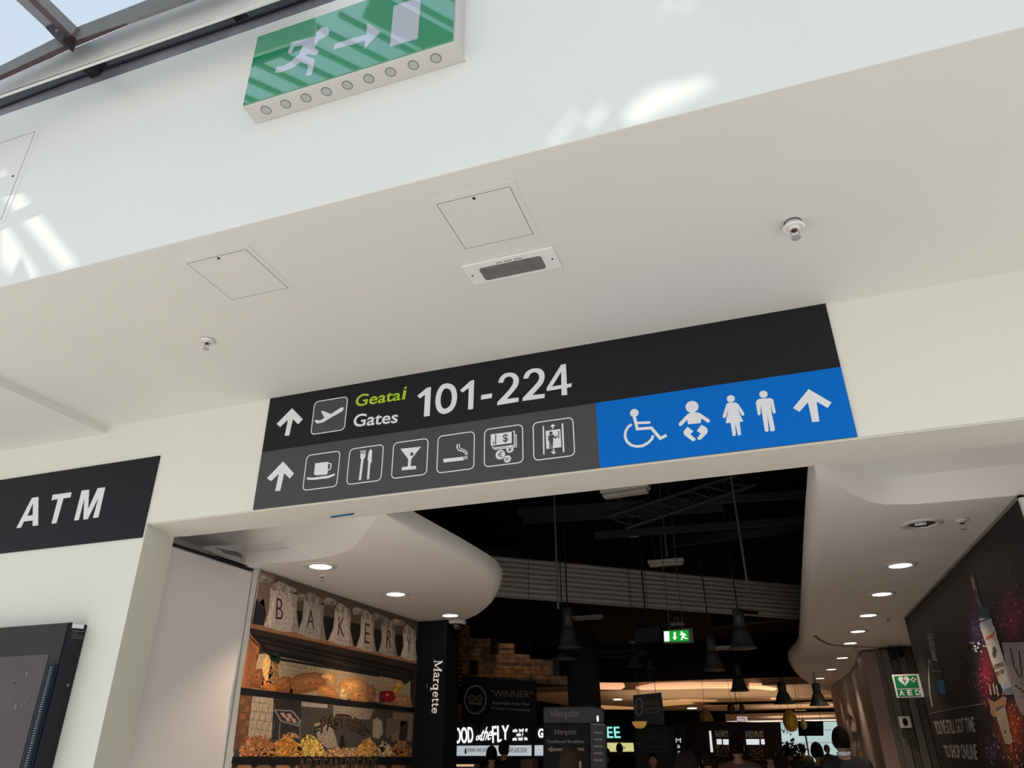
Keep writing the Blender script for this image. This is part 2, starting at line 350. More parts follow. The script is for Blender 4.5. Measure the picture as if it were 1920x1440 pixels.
def bulk(E, B, xo, yo, name, sg_):
    f_ = lambda y: max(0.02, min(1, (y-YI)/1.3))
    def off(P, d):                                   # push the free edge inwards by d
        out = []
        for i in range(len(P)):
            a = V((*P[max(i-1, 0)], 0)); b = V((*P[min(i+1, len(P)-1)], 0)); t_ = (b-a).normalized(); out.append((P[i][0]-t_.y*d*sg_*f_(P[i][1]), P[i][1]+t_.x*d*sg_*f_(P[i][1])))
        return out
    R_, H_ = 0.13, 0.15; rings = []
    for j in range(7):
        a = PI/2*j/6; rings.append([(x, y, ZL+H_*(1-math.cos(a))) for x, y in off(E, 0.09+R_*(1-math.sin(a))-0.10)])
    inner = rings[0]; k = len(E)
    mb = MB(); mb.prism(list(inner)+[(xo, E[-1][1], ZL), (xo, yo, ZL)] + [(x, y, ZL) for x, y in B], V((0, 0, 1)), 0.14)
    o = struct(name, mb, INNER)
    mb = MB(); vs = [p for r in rings for p in r]
    mb.add(vs, [(j*k+i, j*k+i+1, (j+1)*k+i+1, (j+1)*k+i) for j in range(6) for i in range(k-1)])
    top = [(x, y, ZL+H_) for x, y in off(E, -0.01)]; top2 = [(x, y, ZL+H_+0.002) for x, y in off(E, 0.25)]
    mb.add(top+top2, [(i, i+1, k+i+1, k+i) for i in range(k-1)])
    e = struct('trim_5' if sg_ > 0 else 'trim_6', mb, INNER, smooth=True)
    return o
bulk(EL, BL_, -5.6, 6.22, 'ceiling', 1); bulk(ER, BR_, 2.6, 6.31, 'ceiling', -1)
RECM = mat('recess_paint', (0.90, 0.88, 0.86), 0.6)
def tier(A, xo, name):
    mb = MB(); mb.prism([(x, y+0.04, ZT1) for x, y in A]+[(xo, YI, ZT1)], V((0, 0, 1)), 0.1); return struct(name, mb, RECM)
tier(AL, -5.6, 'ceiling'); tier(AR, 2.35, 'ceiling')
# shallow curved joint where the next bulkhead bay begins on the right
jp = [at_z(*m5(a, b), ZL-0.001) for a, b in ((300, 1205), (330, 1230), (370, 1252), (420, 1267), (500, 1273), (600, 1279), (720, 1284), (890, 1272))]
struct('trim_4', MB().stroke(jp, 0.05, MZ, 0.006), mat('joint_brown', (0.16, 0.13, 0.11), 0.8))
# left side wall of the passage: door panel, mural wall; right side walls
struct('wall_left', MB().box((-5.6, YI, 0), (-5.06, 10.25, ZL)).box((-5.06, 6.37, 0), (-4.935, 10.2, ZL)), PAINT)
struct('wall_left', MB().box((-5.6, YI, ZL), (-5.5, 6.3, ZT1)), INNER)
struct('wall_right', MB().box((2.0, 6.31, 0), (2.6, 12.57, ZL)), TAUPE)
struct('wall_right', MB().box((2.05, YI, 0), (2.6, 6.31, ZT1)), PAINT)

dp = thing('folding_door_panel', 'tall plain white folding door panel beside the bakery mural', 'door', (-5.03, 5.7, 0))
MB().box((-5.05, 5.13, 0.02), (-5.0, 6.352, 3.30)).build('leaf', PANELW, dp, bevel=0.004)
MB().box((-5.05, 5.10, 3.325), (-4.99, 6.355, 3.335)).build('track', DSTEEL, dp)
anchor(dp)
tag(MB().box((-4.995, 6.356, 0), (-4.918, 6.369, ZL-0.005)).build('corner_strip', mat('cream_strip', (0.72, 0.69, 0.62), 0.5)), 'narrow white vertical edge strip between door panel and bakery mural', 'trim')
vg = thing('ceiling_vent', 'slotted grey vent tucked above the white folding door panel', 'vent', (-5.0, 5.8, ZL))
pv = lambda a, b: at_z(*k7(a, b), ZL-0.002)
MB().prism([pv(225, 300), pv(450, 286), pv(440, 378), pv(300, 330)], V((0, 0, 1)), 0.02).build('grille_plate', mat('grey_vent', (0.30, 0.30, 0.30), 0.5), vg)
for dx in (0, 1):
    MB().prism([pv(290+dx*30, 298+dx*14), pv(400+dx*20, 318+dx*12), pv(420+dx*8, 332+dx*14), pv(320+dx*14, 306+dx*16)], V((0, 0, -1)), 0.006).build('slot', HAIRL, vg)
anchor(vg)
cp = lambda a, b: at_z(*k7(a, b), ZT1-0.002)
tag(MB().prism([cp(95, 222), cp(480, 182), cp(520, 176), cp(470, 196), cp(240, 214)], MZ, 0.012).build('access_flap', METW), 'thin white flap hanging in the recess over the left doorway', 'flap')
bp1 = [at_z(*p, ZL-0.008) for p in ((620, 968), (664, 961.5), (664, 963.5), (620, 970))]
tag(MB().prism(bp1, MZ, 0.006).build('tape_strip', BLUET), 'short blue tape strip on back edge of the lintel', 'tape')

# ------------------------------------------------------------------ added slab outside the view, its slots shaped to throw the sun streaks
ZR = 12.0
def to_slab(p): t = (ZR-p.z)/(-SUN_DIR.z); return p - SUN_DIR*t
streaks = [[(0, 318), (16, 330), (150, 500), (118, 512), (0, 372)], [(0, 400), (18, 432), (78, 522), (40, 536), (0, 500)],
           [(1018, 283), (1080, 208), (1088, 214), (1034, 280)], [(1090, 240), (1134, 196), (1143, 204), (1108, 244)],
           [(1158, 238), (1190, 192), (1230, 165), (1352, 140), (1316, 178), (1205, 234)],
           [(1224, 42), (1262, 0), (1274, 0), (1234, 40)], [(1268, 30), (1296, 0), (1308, 0), (1278, 30)]]
bm = bmesh.new()
def loop(pts):
    vs_ = [bm.verts.new(p) for p in pts]; return [bm.edges.new((vs_[i], vs_[(i+1) % len(vs_)])) for i in range(len(vs_))]
yl0 = to_slab(V((0, YF, ZS))).y - 0.03
es_ = loop([(-15, yl0, ZR), (9, yl0, ZR), (9, 2.7, ZR), (-15, 2.7, ZR)])
for s_ in streaks: es_ += loop([to_slab(at_y(x, y, YF)) for x, y in s_])
bmesh.ops.triangle_fill(bm, edges=es_, use_beauty=True)
me = bpy.data.meshes.new('ceiling'); bm.to_mesh(me); bm.free(); me.materials.append(SLABM)
ro = bpy.data.objects.new('ceiling', me); C.collection.objects.link(ro); ro['kind'] = 'structure'  # unseen slab added only to shape the sunlight
sm = ro.modifiers.new('solid', 'SOLIDIFY'); sm.thickness = 0.02

# ------------------------------------------------------------------ skylight edge, top left
sk = thing('skylight', 'sloping skylight with grey frame bars over the white beam', 'skylight', (-4, 2.2, 6.0))
Ys = 2.2
Q = lambda a, b, y=Ys: at_y(*k1(a, b), y)
def ext(a, b, f): return a + (b-a)*f
# glazing pane plane
MB().prism([Q(-700, 900, 2.26), Q(-700, -700, 2.26), Q(2600, -1100, 2.26), Q(2600, -560, 2.26)], V((0, 1, 0)), 0.012).build('glass_pane', GLASS, sk)
a, b = Q(-900, 960), Q(450, 300); MB().prism([Q(-900, 975), Q(430, 305), Q(540, 340), Q(0, 590), Q(-900, 1005)], V((0, -1, 0)), 0.02).build('frame_bar', GREYST, sk)
MB().prism([Q(560, 235), Q(1170, 0), Q(2000, -330), Q(2000, -210), Q(1480, 0), Q(590, 320)], V((0, -1, 0)), 0.02).build('frame_bar', GREYST, sk)
MB().prism([Q(0, 572), Q(500, 345), Q(560, 310), Q(1320, 0), Q(2000, -280), Q(2000, -255), Q(1410, 0), Q(580, 345), Q(0, 605), Q(-900, 1000), Q(-900, 960)], V((0, -1, 0)), 0.012).build('gasket', MAROON, sk)
MB().prism([Q(120, 0), Q(-300, -340), Q(40, -340), Q(370, 0), Q(615, 240), Q(560, 315), Q(440, 300)], V((0, -1, 0)), 0.04).build('rafter', GREYST, sk)
MB().prism([Q(210, 0), Q(-200, -340), Q(-110, -340), Q(270, 0), Q(575, 300), Q(540, 340), Q(460, 240)], V((0, -1, 0)), 0.045).build('gasket', MAROON, sk)
br = MB().prism([Q(420, 285), Q(470, 250), Q(500, 270), Q(545, 310), Q(570, 350), Q(550, 395), Q(520, 375), Q(480, 350)], V((0, -1, 0)), 0.09).build('bracket', DSTEEL, sk, bevel=0.006)
for p in ((470, 268), (520, 322)): MB().disc(Q(*p)+V((0, -0.09, 0)), 0.012, NY, 0.012, 12).build('bolt', GREYST, br)
anchor(sk)
for o_ in br.children: o_.matrix_parent_inverse = Matrix()
bw = MB(); P0 = lambda a, b: at_y(a, b, 2.30)
bw.prism([P0(-400, 320), P0(0, 149), P0(350, 0), P0(540, -81), P0(540, -11), P0(480, 10), P0(0, 179), P0(-400, 318)], V((0, 1, 0)), 0.022)
tag(bw.build('skylight_beam', BEAMW, bevel=0.004), 'white painted beam running under the skylight frame', 'beam')
ch = thing('gutter_channel', 'dark metal channel between white beam and top of the exit sign wall', 'channel', (-4, 2.6, 6.1))
MB().box((-12, 2.76, 6.09), (6, 2.80, 6.9)).build('channel_back', HOUS, ch)
MB().box((-12, 2.635, 6.085), (6, 2.66, 6.25)).build('channel_lip', mat('mauve_grey_steel', (0.20, 0.185, 0.22), 0.45, noise=0.3, nscale=2), ch)
cb = MB(); c0 = at_y(180, 133, 2.62); cb.box((c0.x-0.05, 2.5, c0.z-0.05), (c0.x+0.04, 2.74, c0.z+0.10)); cb.build('bracket', DSTEEL, ch, bevel=0.008)
cb = MB(); c0 = at_y(445, 30, 2.62); cb.box((c0.x-0.03, 2.56, c0.z-0.02), (c0.x+0.03, 2.74, c0.z+0.08)); cb.build('bracket', DSTEEL, ch, bevel=0.008)
cv = MB(); cv.tube([(-7, 2.62, 6.20), (-5.2, 2.62, 6.215), (-4.4, 2.62, 6.25), (-3.4, 2.62, 6.24), (-2.6, 2.62, 6.23), (-1, 2.62, 6.24)], 0.012).build('cable', HOUS, ch, smooth=True)
anchor(ch)

# ------------------------------------------------------------------ exit sign box on the fascia
ex = thing('exit_sign', 'large green running man exit sign on the upper white wall', 'exit sign', (-1.83, YF, 5.115))
X0, X1, YX, Z0, Z1 = -2.525, -1.125, 2.462, 5.115, 5.745
MB().box((X0, YX+0.006, Z0), (X1, YF, Z1)).build('housing', mat('exit_housing', (0.60, 0.585, 0.565), 0.4), ex, bevel=0.005)
MB().box((X1, YF-0.028, Z0+0.0), (X1+0.022, YF, Z1)).build('wall_plate', METW, ex)
MB().box((X0+0.008, YX-0.002, Z0+0.012), (X1-0.02, YX+0.007, Z1-0.012)).build('green_face', EXG, ex)
SE = PY(YX-0.002, k2)
pm = MB()
pm.prism([SE(*p) for p in ((398, 468), (406, 433), (455, 424), (500, 395), (555, 350), (575, 290), (520, 300), (500, 345), (480, 340), (505, 272), (655, 240), (665, 208), (700, 176), (735, 176), (748, 195), (740, 225), (705, 248), (680, 258), (650, 310), (680, 326), (664, 358), (610, 348), (594, 358), (655, 385), (632, 484), (596, 490), (612, 418), (560, 400), (510, 440), (430, 466))], NY, 0.002)
pm.build('running_man', EXW, ex)
MB().prism([SE(*p) for p in ((774, 320), (782, 282), (985, 222), (990, 148), (1074, 205), (972, 318), (978, 262))], NY, 0.002).build('arrow', EXW, ex)
MB().prism([SE(*p) for p in ((1136, 302), (1160, 40), (1336, -20), (1314, 248))], NY, 0.002).build('doorway_symbol', EXW, ex)
for i in range(8):
    q = [(339, 707), (466, 668), (596, 629), (727, 588), (861, 547), (998, 504), (1138, 460), (1285, 416), (1430, 372)]
for q in ((339, 707), (466, 668), (596, 629), (727, 588), (861, 547), (998, 504), (1138, 460), (1285, 416), (1430, 372)):
    c = at_z(*k2(*q), Z0); d = MB().disc((c.x, (YX+YF)/2-0.004, Z0+0.001), 0.0315, MZ, 0.003, 28, 0.027).build('lens_ring', GREYST, ex)
    MB().disc((c.x, (YX+YF)/2-0.004, Z0+0.001), 0.027, MZ, 0.0022, 28).build('lens', LENSG, d)
anchor(ex)
for d in ex.children:
    for g in d.children: g.matrix_parent_inverse = Matrix()
# added unseen bars behind the viewer, shaped for the bands reflected in the sign
for i in range(15):
    x = -6.6+i*0.36; wd_ = 0.34 if i in (3, 11) else 0.05
    struct('trim_%d' % (i+10), MB().bar((x-0.45, 0.5, 8.9), (x+1.7, -2.0, 8.7), wd_, 0.05), BARM)

# ------------------------------------------------------------------ access panels
def access_hatch(name, label, C4, n, keyp, fn, m, gw=0.006, ring=0.03, hair=None):
    """C4: four inner corners in 3D (TL,TR,BR,BL)."""
    c = sum((V(p) for p in C4), V())/4; root = thing(name, label, 'hatch', c)
    out = [c+(V(p)-c)*(1+ring*1.6/0.3) for p in C4]
    MB().prism([V(p)-n*0.002 for p in out], n, 0.005).build('frame', m, root)
    MB().stroke([V(p)+n*0.003 for p in C4], gw, n, 0.0008, closed=True).build('gap', hair or HAIRL, root)
    MB().prism([c+(V(p)-c)*0.985+n*0.003 for p in C4], n, 0.0015).build('cover', m, root)
    MB().disc(fn(*keyp)+n*0.004, 0.009, n, 0.003, 14).build('lock', VBLACK, root)
    anchor(root); return root
A3 = lambda a, b: at_z(*k3(a, b), ZS)
GAPL = mat('soft_joint', (0.30, 0.29, 0.28), 0.9)
def rect_z(x0, x1, y0, y1, z=ZS): return [V((x0, y0, z)), V((x1, y0, z)), V((x1, y1, z)), V((x0, y1, z))]
access_hatch('access_hatch', 'square white access hatch in the soffit beside the recessed light', rect_z(-1.360, -0.937, 2.801, 3.220), MZ, (1400, 124), A3, SOFF, 0.0045, 0.03, GAPL)
access_hatch('access_hatch', 'square white access hatch in the soffit nearer the left end', rect_z(-3.018, -2.592, 2.791, 3.216), MZ, (222, 401), A3, SOFF, 0.0045, 0.03, GAPL)
xr_, zt_, zb_ = -4.565, 5.745, 4.93
access_hatch('access_hatch', 'large white access hatch on the upper wall at the left edge', [V((xr_-0.85, YF, zt_)), V((xr_, YF, zt_)), V((xr_, YF, zb_)), V((xr_-0.85, YF, zb_))], NY, (102, 1325), PY(YF, k1), METW, 0.005, 0.02, GAPL)

# ------------------------------------------------------------------ recessed soffit light
rl = thing('recessed_light', 'rectangular white recessed emergency light with grey diffuser in the soffit', 'ceiling light', (-1.155, 3.475, ZS))
MB().box((-1.447, 3.366, ZS-0.014), (-0.862, 3.586, ZS)).build('bezel', METW, rl, bevel=0.006)
o = MB(); cx, cy, hw, hh, rr = -1.153, 3.484, 0.200, 0.066, 0.02
def rrect(cx, cy, hw, hh, r, k=5):
    out = []
    for (sx_, sy_, a0) in ((1, 1, 0), (-1, 1, 90), (-1, -1, 180), (1, -1, 270)):
        for i in range(k+1):
            a = math.radians(a0+90*i/k); out.append((cx+sx_*(hw-r)+r*math.cos(a), cy+sy_*(hh-r)+r*math.sin(a)))
    return out
o.prism([V((x, y, ZS-0.0142)) for x, y in rrect(cx, cy, hw, hh, rr)], MZ, 0.003); o.build('diffuser', FROST, rl)
for x in (-1.415, -0.894): MB().disc((x, 3.476, ZS-0.014), 0.006, MZ, 0.003, 10).build('screw', DSTEEL, rl)
tl = MB()
for i in range(13):
    if i % 5 != 3: tl.prism([V((-1.23+i*0.013, 3.398, ZS-0.014)), V((-1.222+i*0.013, 3.398, ZS-0.014)), V((-1.222+i*0.013, 3.406, ZS-0.014)), V((-1.23+i*0.013, 3.406, ZS-0.014))], MZ, 0.001)
tl.build('label_line', DSTEEL, rl)
anchor(rl)

# ------------------------------------------------------------------ sprinklers
def sprinkler(x, y, z, label, big=1.0, gap=False):
    r = thing('sprinkler', label, 'sprinkler', (x, y, z), 'fire sprinklers')
    s = big
    if gap: MB().disc((0, 0, 0), 0.037*s, MZ, 0.002, 20).build('ceiling_hole', VBLACK, r)
    dz = -0.014*s if gap else 0
    MB().lathe((0, 0, dz), ([(0.034*s, 0.012*s), (0.036*s, -0.006*s), (0.046*s, -0.009*s), (0.049*s, -0.018*s), (0.040*s, -0.024*s), (0.034*s, -0.018*s), (0.022*s, -0.018*s), (0.020*s, -0.026*s)] if gap else [(0.03*s, 0), (0.045*s, -0.004*s), (0.048*s, -0.01*s), (0.036*s, -0.018*s), (0.022*s, -0.016*s), (0.020*s, -0.022*s)]), 28).build('escutcheon', METW if gap else TRIMM, r, smooth=True)
    MB().lathe((0, 0, dz), [(0.012*s, -0.016*s), (0.014*s, -0.03*s), (0.010*s, -0.034*s)], 14).build('nozzle', BULB, r, smooth=True)
    f = MB()
    for sg in (-1, 1): f.tube([(sg*0.012*s, 0, dz-0.03*s), (sg*0.019*s, 0, dz-0.045*s), (sg*0.010*s, 0, dz-0.062*s), (0, 0, dz-0.066*s)], 0.0028*s, 6)
    f.build('yoke', BRASS, r, smooth=True)
    MB().lathe((0, 0, dz), [(0.002, -0.066*s), (0.020*s, -0.067*s), (0.021*s, -0.070*s), (0.002, -0.071*s)], 18).build('deflector', BRASS, r)
    return r
sprinkler(0.49, 3.62, ZS, 'white sprinkler with dark gap on the right side of the soffit', 1.3, True)
sprinkler(-3.53, 3.60, ZS, 'sprinkler head on the soffit above the left end of the black sign', 1.1)
sprinkler(-4.49, 6.87, ZL, 'sprinkler head behind the nearest left downlight', 1.0)
sprinkler(1.70, 6.90, ZL, 'sprinkler head beside the unlit downlight on the right ceiling', 1.2)
sprinkler(1.74, 12.48, ZL, 'sprinkler head beyond the top corner of the dark poster wall', 1.2)
sprinkler(1.57, 16.4, ZL, 'sprinkler head just before the mauve pillar', 1.2)

# ------------------------------------------------------------------ downlights
def downlight(lit):
    r = thing('downlight', 'x', 'downlight', (0, 0, 0), 'recessed downlights')
    MB().lathe((0, 0, 0), [(0.170, -0.001), (0.168, -0.010), (0.140, -0.016), (0.112, -0.012), (0.110, -0.002)], 36).build('trim_ring', TRIMM, r, smooth=True)
    if lit: MB().disc((0, 0, -0.003), 0.108, MZ, 0.008, 30).build('lamp', LAMPON, r)
    else:
        MB().disc((0, 0, -0.002), 0.110, MZ, 0.003, 30).build('reflector', REFL, r)
        MB().tube([(-0.05, 0.01, -0.012), (0.05, 0.01, -0.012)], 0.014, 8).build('lamp', DSTEEL, r, smooth=True)
        MB().tube([(-0.06, -0.03, -0.012), (0.03, -0.035, -0.012)], 0.010, 8).build('lamp', VWHITE, r, smooth=True)
    return r
RN = ['second', 'third', 'fourth', 'fifth', 'sixth', 'seventh', 'eighth']
d0 = downlight(True); first = True
spots = [((-4.27, 6.48), 'lit downlight nearest the door panel above the bakery mural'), ((-4.24, 8.12), 'lit middle downlight of the three above the bakery mural'), ((-4.25, 9.84), 'lit downlight next to the dome camera above the navy pillar')]
spots += [((1.44 if i < 5 else 1.47, y), 'lit round downlight, %s from the front in the right ceiling row' % RN[i]) for i, y in enumerate((8.63, 10.36, 12.14, 13.93, 15.6))]
spots += [((1.47, 18.35), 'lit downlight just past the curved ceiling joint, right row'), ((1.39, 21.2), 'lit downlight near the first wall glow on the right'), ((1.23, 24.1), 'lit downlight near the second wall glow on the right')]
for (x, y), lab in spots:
    r = d0 if first else copy_tree(d0); first = False
    r.location = (x, y, ZL); r['label'] = lab
    if y < 9 or 12 < y < 16 or y > 20:
        ld = bpy.data.lights.new('downlight_lamp', 'SPOT'); ld.energy = 105 if x < 0 else 85; ld.color = (1, 0.76, 0.52); ld.spot_size = 1.75; ld.spot_blend = 0.7; ld.shadow_soft_size = 0.09
        lo = bpy.data.objects.new('downlight_lamp', ld); C.collection.objects.link(lo); lo.location = (x, y, ZL-0.03)
du = downlight(False); du.location = (1.40, 6.92, ZL); du['label'] = 'unlit round downlight nearest the front on the right ceiling'

# ------------------------------------------------------------------ main wayfinding sign
DZ = 0.012
sg = thing('direction_sign', 'long black, grey and blue overhead sign pointing to gates and toilets', 'sign', (-1.5, YB, ZL))
MB().box((-3.698, YB-DZ, ZL+0.002), (0.708, YB-0.0005, 4.311)).build('black_panel', VBLACK, sg)
MB().box((-3.698, YB-DZ-0.001, ZL), (-0.909, YB-DZ, 3.822)).build('grey_panel', VGREY, sg)
MB().box((-0.909, YB-DZ-0.001, ZL+0.0005), (0.708, YB-DZ, 3.823)).build('blue_panel', VBLUE, sg)
YP = YB-DZ-0.001
S4 = PY(YP, k4); S5 = PY(YP, k5)
T_ = 0.0015
def arrow(name, S, pts): MB().prism([S(*p) for p in pts], NY, T_).build(name, VWHITE, sg)
arrow('arrow', S4, ((230, 607), (289, 668), (263, 696), (234, 667), (214, 758), (189, 760), (207, 670), (164, 711), (144, 694)))
arrow('arrow', S4, ((180, 902), (240, 968), (217, 997), (186, 966), (164, 1064), (136, 1066), (157, 970), (112, 1011), (91, 994)))
arrow('arrow', S5, ((1495, 582), (1643, 668), (1618, 703), (1546, 662), (1565, 790), (1518, 794), (1491, 666), (1437, 727), (1395, 704)))
def word(body, S, quad, m=VWHITE, name='lettering', par=None, n=NY, **k):
    mb = MB(); text_on(mb, body, [S(*p) for p in quad], n, T_, **k); return mb.build(name, m, par or sg)
SD = PY(YP, mk(640, 670, 4.1739))
def crs(P, closed=False, k=5):
    out = []; n = len(P); g = (lambda i: P[i % n]) if closed else (lambda i: P[max(0, min(n-1, i))])
    for i in range(n if closed else n-1):
        a, b, c, d = g(i-1), g(i), g(i+1), g(i+2)
        for j in range(k):
            t = j/k; out.append(tuple(0.5*(2*b[m]+(c[m]-a[m])*t+(2*a[m]-5*b[m]+4*c[m]-d[m])*t*t+(3*b[m]-a[m]-3*c[m]+d[m])*t**3) for m in (0, 1)))
    return out if closed else out+[P[-1]]
def glyph(polys, S, par, name='numeral', m=VWHITE):
    mb = MB()
    for p_ in polys: mb.prism([S(*q) for q in p_], NY, T_)
    return mb.build(name, m, par)
glyph([((594, 302), (668, 240), (702, 232), (692, 458), (646, 465), (656, 292), (616, 322))], SD, sg)
MB().stroke([SD(*q) for q in crs(((822, 224), (845, 227), (866, 240), (880, 266), (886, 305), (882, 345), (870, 380), (848, 406), (818, 421), (795, 422), (772, 405), (759, 370), (757, 330), (764, 290), (778, 255), (798, 231)), True)], 0.043, NY, T_, closed=True).build('numeral', VWHITE, sg)
glyph([((930, 258), (1010, 185), (1040, 176), (1032, 404), (992, 410), (998, 240), (948, 276))], SD, sg)
glyph([((1095, 296), (1181, 282), (1178, 318), (1093, 331))], SD, sg, 'dash')
glyph([crs([(1228, 200), (1243, 160), (1275, 130), (1318, 120), (1362, 130), (1388, 165), (1384, 215), (1355, 258), (1295, 326)])+[(1388, 315), (1386, 348), (1220, 375)]+crs([(1222, 350), (1290, 280), (1335, 222), (1347, 185), (1337, 160), (1310, 151), (1282, 164), (1266, 198)])], SD, sg)
glyph([crs([(1424, 168), (1440, 125), (1475, 97), (1520, 86), (1565, 95), (1590, 130), (1585, 185), (1555, 230), (1495, 296)])+[(1592, 286), (1590, 318), (1418, 342)]+crs([(1420, 318), (1490, 245), (1537, 190), (1549, 155), (1537, 127), (1510, 117), (1480, 130), (1463, 165)])], SD, sg)
glyph([((1720, 58), (1758, 52), (1768, 294), (1724, 298)), ((1720, 58), (1724, 108), (1652, 225), (1608, 240)), ((1608, 236), (1804, 203), (1801, 232), (1608, 264))], SD, sg)
word('Geata', S4, ((590, 532), (838, 500), (828, 562), (576, 600)), VLIME, bold=0.012)
# last letter with its accent
ia = MB(); ia.stroke([S4(855, 508), S4(846, 558)], 0.026, NY, T_); ia.stroke([S4(851, 500), S4(863, 489)], 0.018, NY, T_, taper=[0.7, 1.2]); ia.build('lettering', VLIME, sg)
word('Gates', S4, ((577, 640), (822, 620), (812, 688), (565, 712)), bold=0.014)
def icon_box(S, corners, fill=None):
    P = [S(*c) for c in corners]; zs = [p.z for p in P]; x0 = (P[0].x+P[3].x)/2; x1 = (P[1].x+P[2].x)/2; z1 = (P[0].z+P[1].z)/2; z0 = (P[2].z+P[3].z)/2
    pts = [V((x, YP, z)) for x, z in rrect((x0+x1)/2, (z0+z1)/2, (x1-x0)/2, (z1-z0)/2, 0.035)]
    root = MB().stroke(pts, 0.0075, NY, T_, closed=True).build('icon_frame', VWHITE, sg)
    if fill: MB().prism([p+V((0, -0.0002, 0)) for p in pts], NY, 0.0006).build('icon_ground', fill, root)
    return root
def sub(mb, name, par, m=VWHITE): return mb.build(name, m, par)
def poly(mb, S, pts, t=T_, off=0.0): mb.prism([S(*p)+NY*off for p in pts], NY, t); return mb
b = icon_box(S4, ((355, 572), (538, 543), (519, 726), (334, 753)), VGREY)
mb = MB(); poly(mb, S4, ((518, 604), (510, 622), (440, 662), (400, 686), (368, 692), (355, 678), (362, 672), (386, 676), (410, 660), (390, 626), (402, 622), (446, 640), (478, 618), (505, 602)), 0.0022)
sub(mb, 'aeroplane_symbol', b)
b = icon_box(S4, ((313, 870), (498, 842), (475, 1038), (287, 1064)))
mb = MB(); poly(mb, S4, ((358, 912), (429, 904), (427, 965), (420, 974), (360, 979), (351, 972))); poly(mb, S4, ((311, 990), (345, 992), (430, 980), (468, 968), (464, 980), (430, 994), (345, 1004), (313, 1002)))
mb.stroke([S4(*p) for p in ((429, 912), (444, 914), (446, 930), (440, 945), (427, 950))], 0.009, NY, T_); sub(mb, 'cup_symbol', b)
b = icon_box(S4, ((552, 834), (740, 807), (718, 1004), (529, 1033)))
mb = MB()
for dx in (0, 8, 16, 24): mb.stroke([S4(612+dx, 840), S4(610+dx, 868)], 0.006, NY, T_)
poly(mb, S4, ((609, 862), (637, 860), (634, 880), (626, 888), (611, 1005), (599, 1006), (613, 890), (607, 882)))
poly(mb, S4, ((664, 833), (673, 840), (670, 905), (664, 912), (656, 1000), (645, 1001), (652, 900), (648, 892), (654, 850))); sub(mb, 'fork_and_knife_symbol', b)
b = icon_box(S4, ((796, 800), (986, 773), (972, 970), (776, 1000)))
mb = MB(); poly(mb, S4, ((830, 832), (944, 820), (890, 888), (886, 928), (917, 926), (916, 944), (836, 951), (838, 934), (870, 930), (874, 890))); g = sub(mb, 'cocktail_glass_symbol', b)
mb = MB(); mb.disc(S4(893, 861)+NY*T_, 0.014, NY, 0.0006, 18); mb.build('olive', VGREY, b)
b = icon_box(S4, ((1042, 762), (1240, 736), (1236, 940), (1028, 968)))
mb = MB(); poly(mb, S4, ((1068, 888), (1180, 875), (1180, 895), (1068, 908))); poly(mb, S4, ((1185, 872), (1190, 872), (1190, 890), (1185, 891))); poly(mb, S4, ((1195, 870), (1200, 870), (1200, 889), (1195, 889)))
mb.stroke([S4(*p) for p in ((1145, 806), (1143, 825), (1152, 840), (1175, 845), (1190, 855), (1194, 866))], 0.009, NY, T_)
mb.stroke([S4(*p) for p in ((1157, 803), (1155, 820), (1164, 832), (1184, 837), (1198, 848), (1201, 862))], 0.006, NY, T_); sub(mb, 'cigarette_symbol', b)
b = icon_box(S4, ((1298, 725), (1507, 697), (1508, 905), (1292, 934)))
mb = MB(); poly(mb, S4, ((1330, 752), (1446, 737), (1446, 800), (1330, 815)))
mb.stroke([S4(*p) for p in ((1452, 736), (1460, 734), (1462, 812), (1342, 828), (1341, 818))], 0.008, NY, T_); mb.stroke([S4(*p) for p in ((1464, 756), (1471, 755), (1472, 820), (1352, 835), (1351, 830))], 0.007, NY, T_)
mb.disc(S4(1383, 864), 0.036, NY, T_); mb.disc(S4(1436, 834), 0.027, NY, T_); mb.disc(S4(1422, 888), 0.027, NY, T_); sub(mb, 'money_symbol', b)
mb = MB(); text_on(mb, '$', [S4(*p)+NY*T_ for p in ((1396, 752), (1426, 749), (1426, 797), (1398, 800))], NY, 0.0006, bold=0.02)
mb.stroke([S4(1357, 752)+NY*T_, S4(1357, 808)+NY*T_], 0.008, NY, 0.0006); mb.stroke([S4(1346, 790)+NY*T_, S4(1346, 806)+NY*T_], 0.007, NY, 0.0006)
text_on(mb, '\u20ac', [S4(*p)+NY*T_ for p in ((1368, 850), (1398, 846), (1398, 878), (1368, 882))], NY, 0.0006, bold=0.01)
text_on(mb, '\u00a5', [S4(*p)+NY*T_ for p in ((1425, 823), (1447, 820), (1447, 846), (1425, 849))], NY, 0.0006, bold=0.01)
text_on(mb, 'Sfr', [S4(*p)+NY*T_ for p in ((1408, 880), (1436, 876), (1436, 896), (1408, 900))], NY, 0.0006, bold=0.01); mb.build('currency_marks', VGREY, b)
b = icon_box(S4, ((1565, 688), (1785, 658), (1794, 868), (1568, 897)))
mb = MB(); poly(mb, S4, ((1617, 706), (1625, 705), (1628, 862), (1620, 863))); poly(mb, S4, ((1722, 692), (1731, 691), (1738, 850), (1729, 851)))
poly(mb, S4, ((1634, 733), (1715, 722), (1721, 822), (1638, 833)))
for (cx_, y0_, y1_, s_) in ((1673, 698, 722, 1), (1678, 858, 832, -1)):
    mb.stroke([S4(cx_, y1_), S4(cx_, y0_+2*s_)], 0.009, NY, T_); mb.stroke([S4(cx_-11, y0_+11*s_), S4(cx_, y0_), S4(cx_+11, y0_+9*s_)], 0.009, NY, T_)
sub(mb, 'lift_symbol', b)
mb = MB(); o_ = NY*T_
mb.disc(S4(1663, 745)+o_, 0.013, NY, 0.0006, 16)
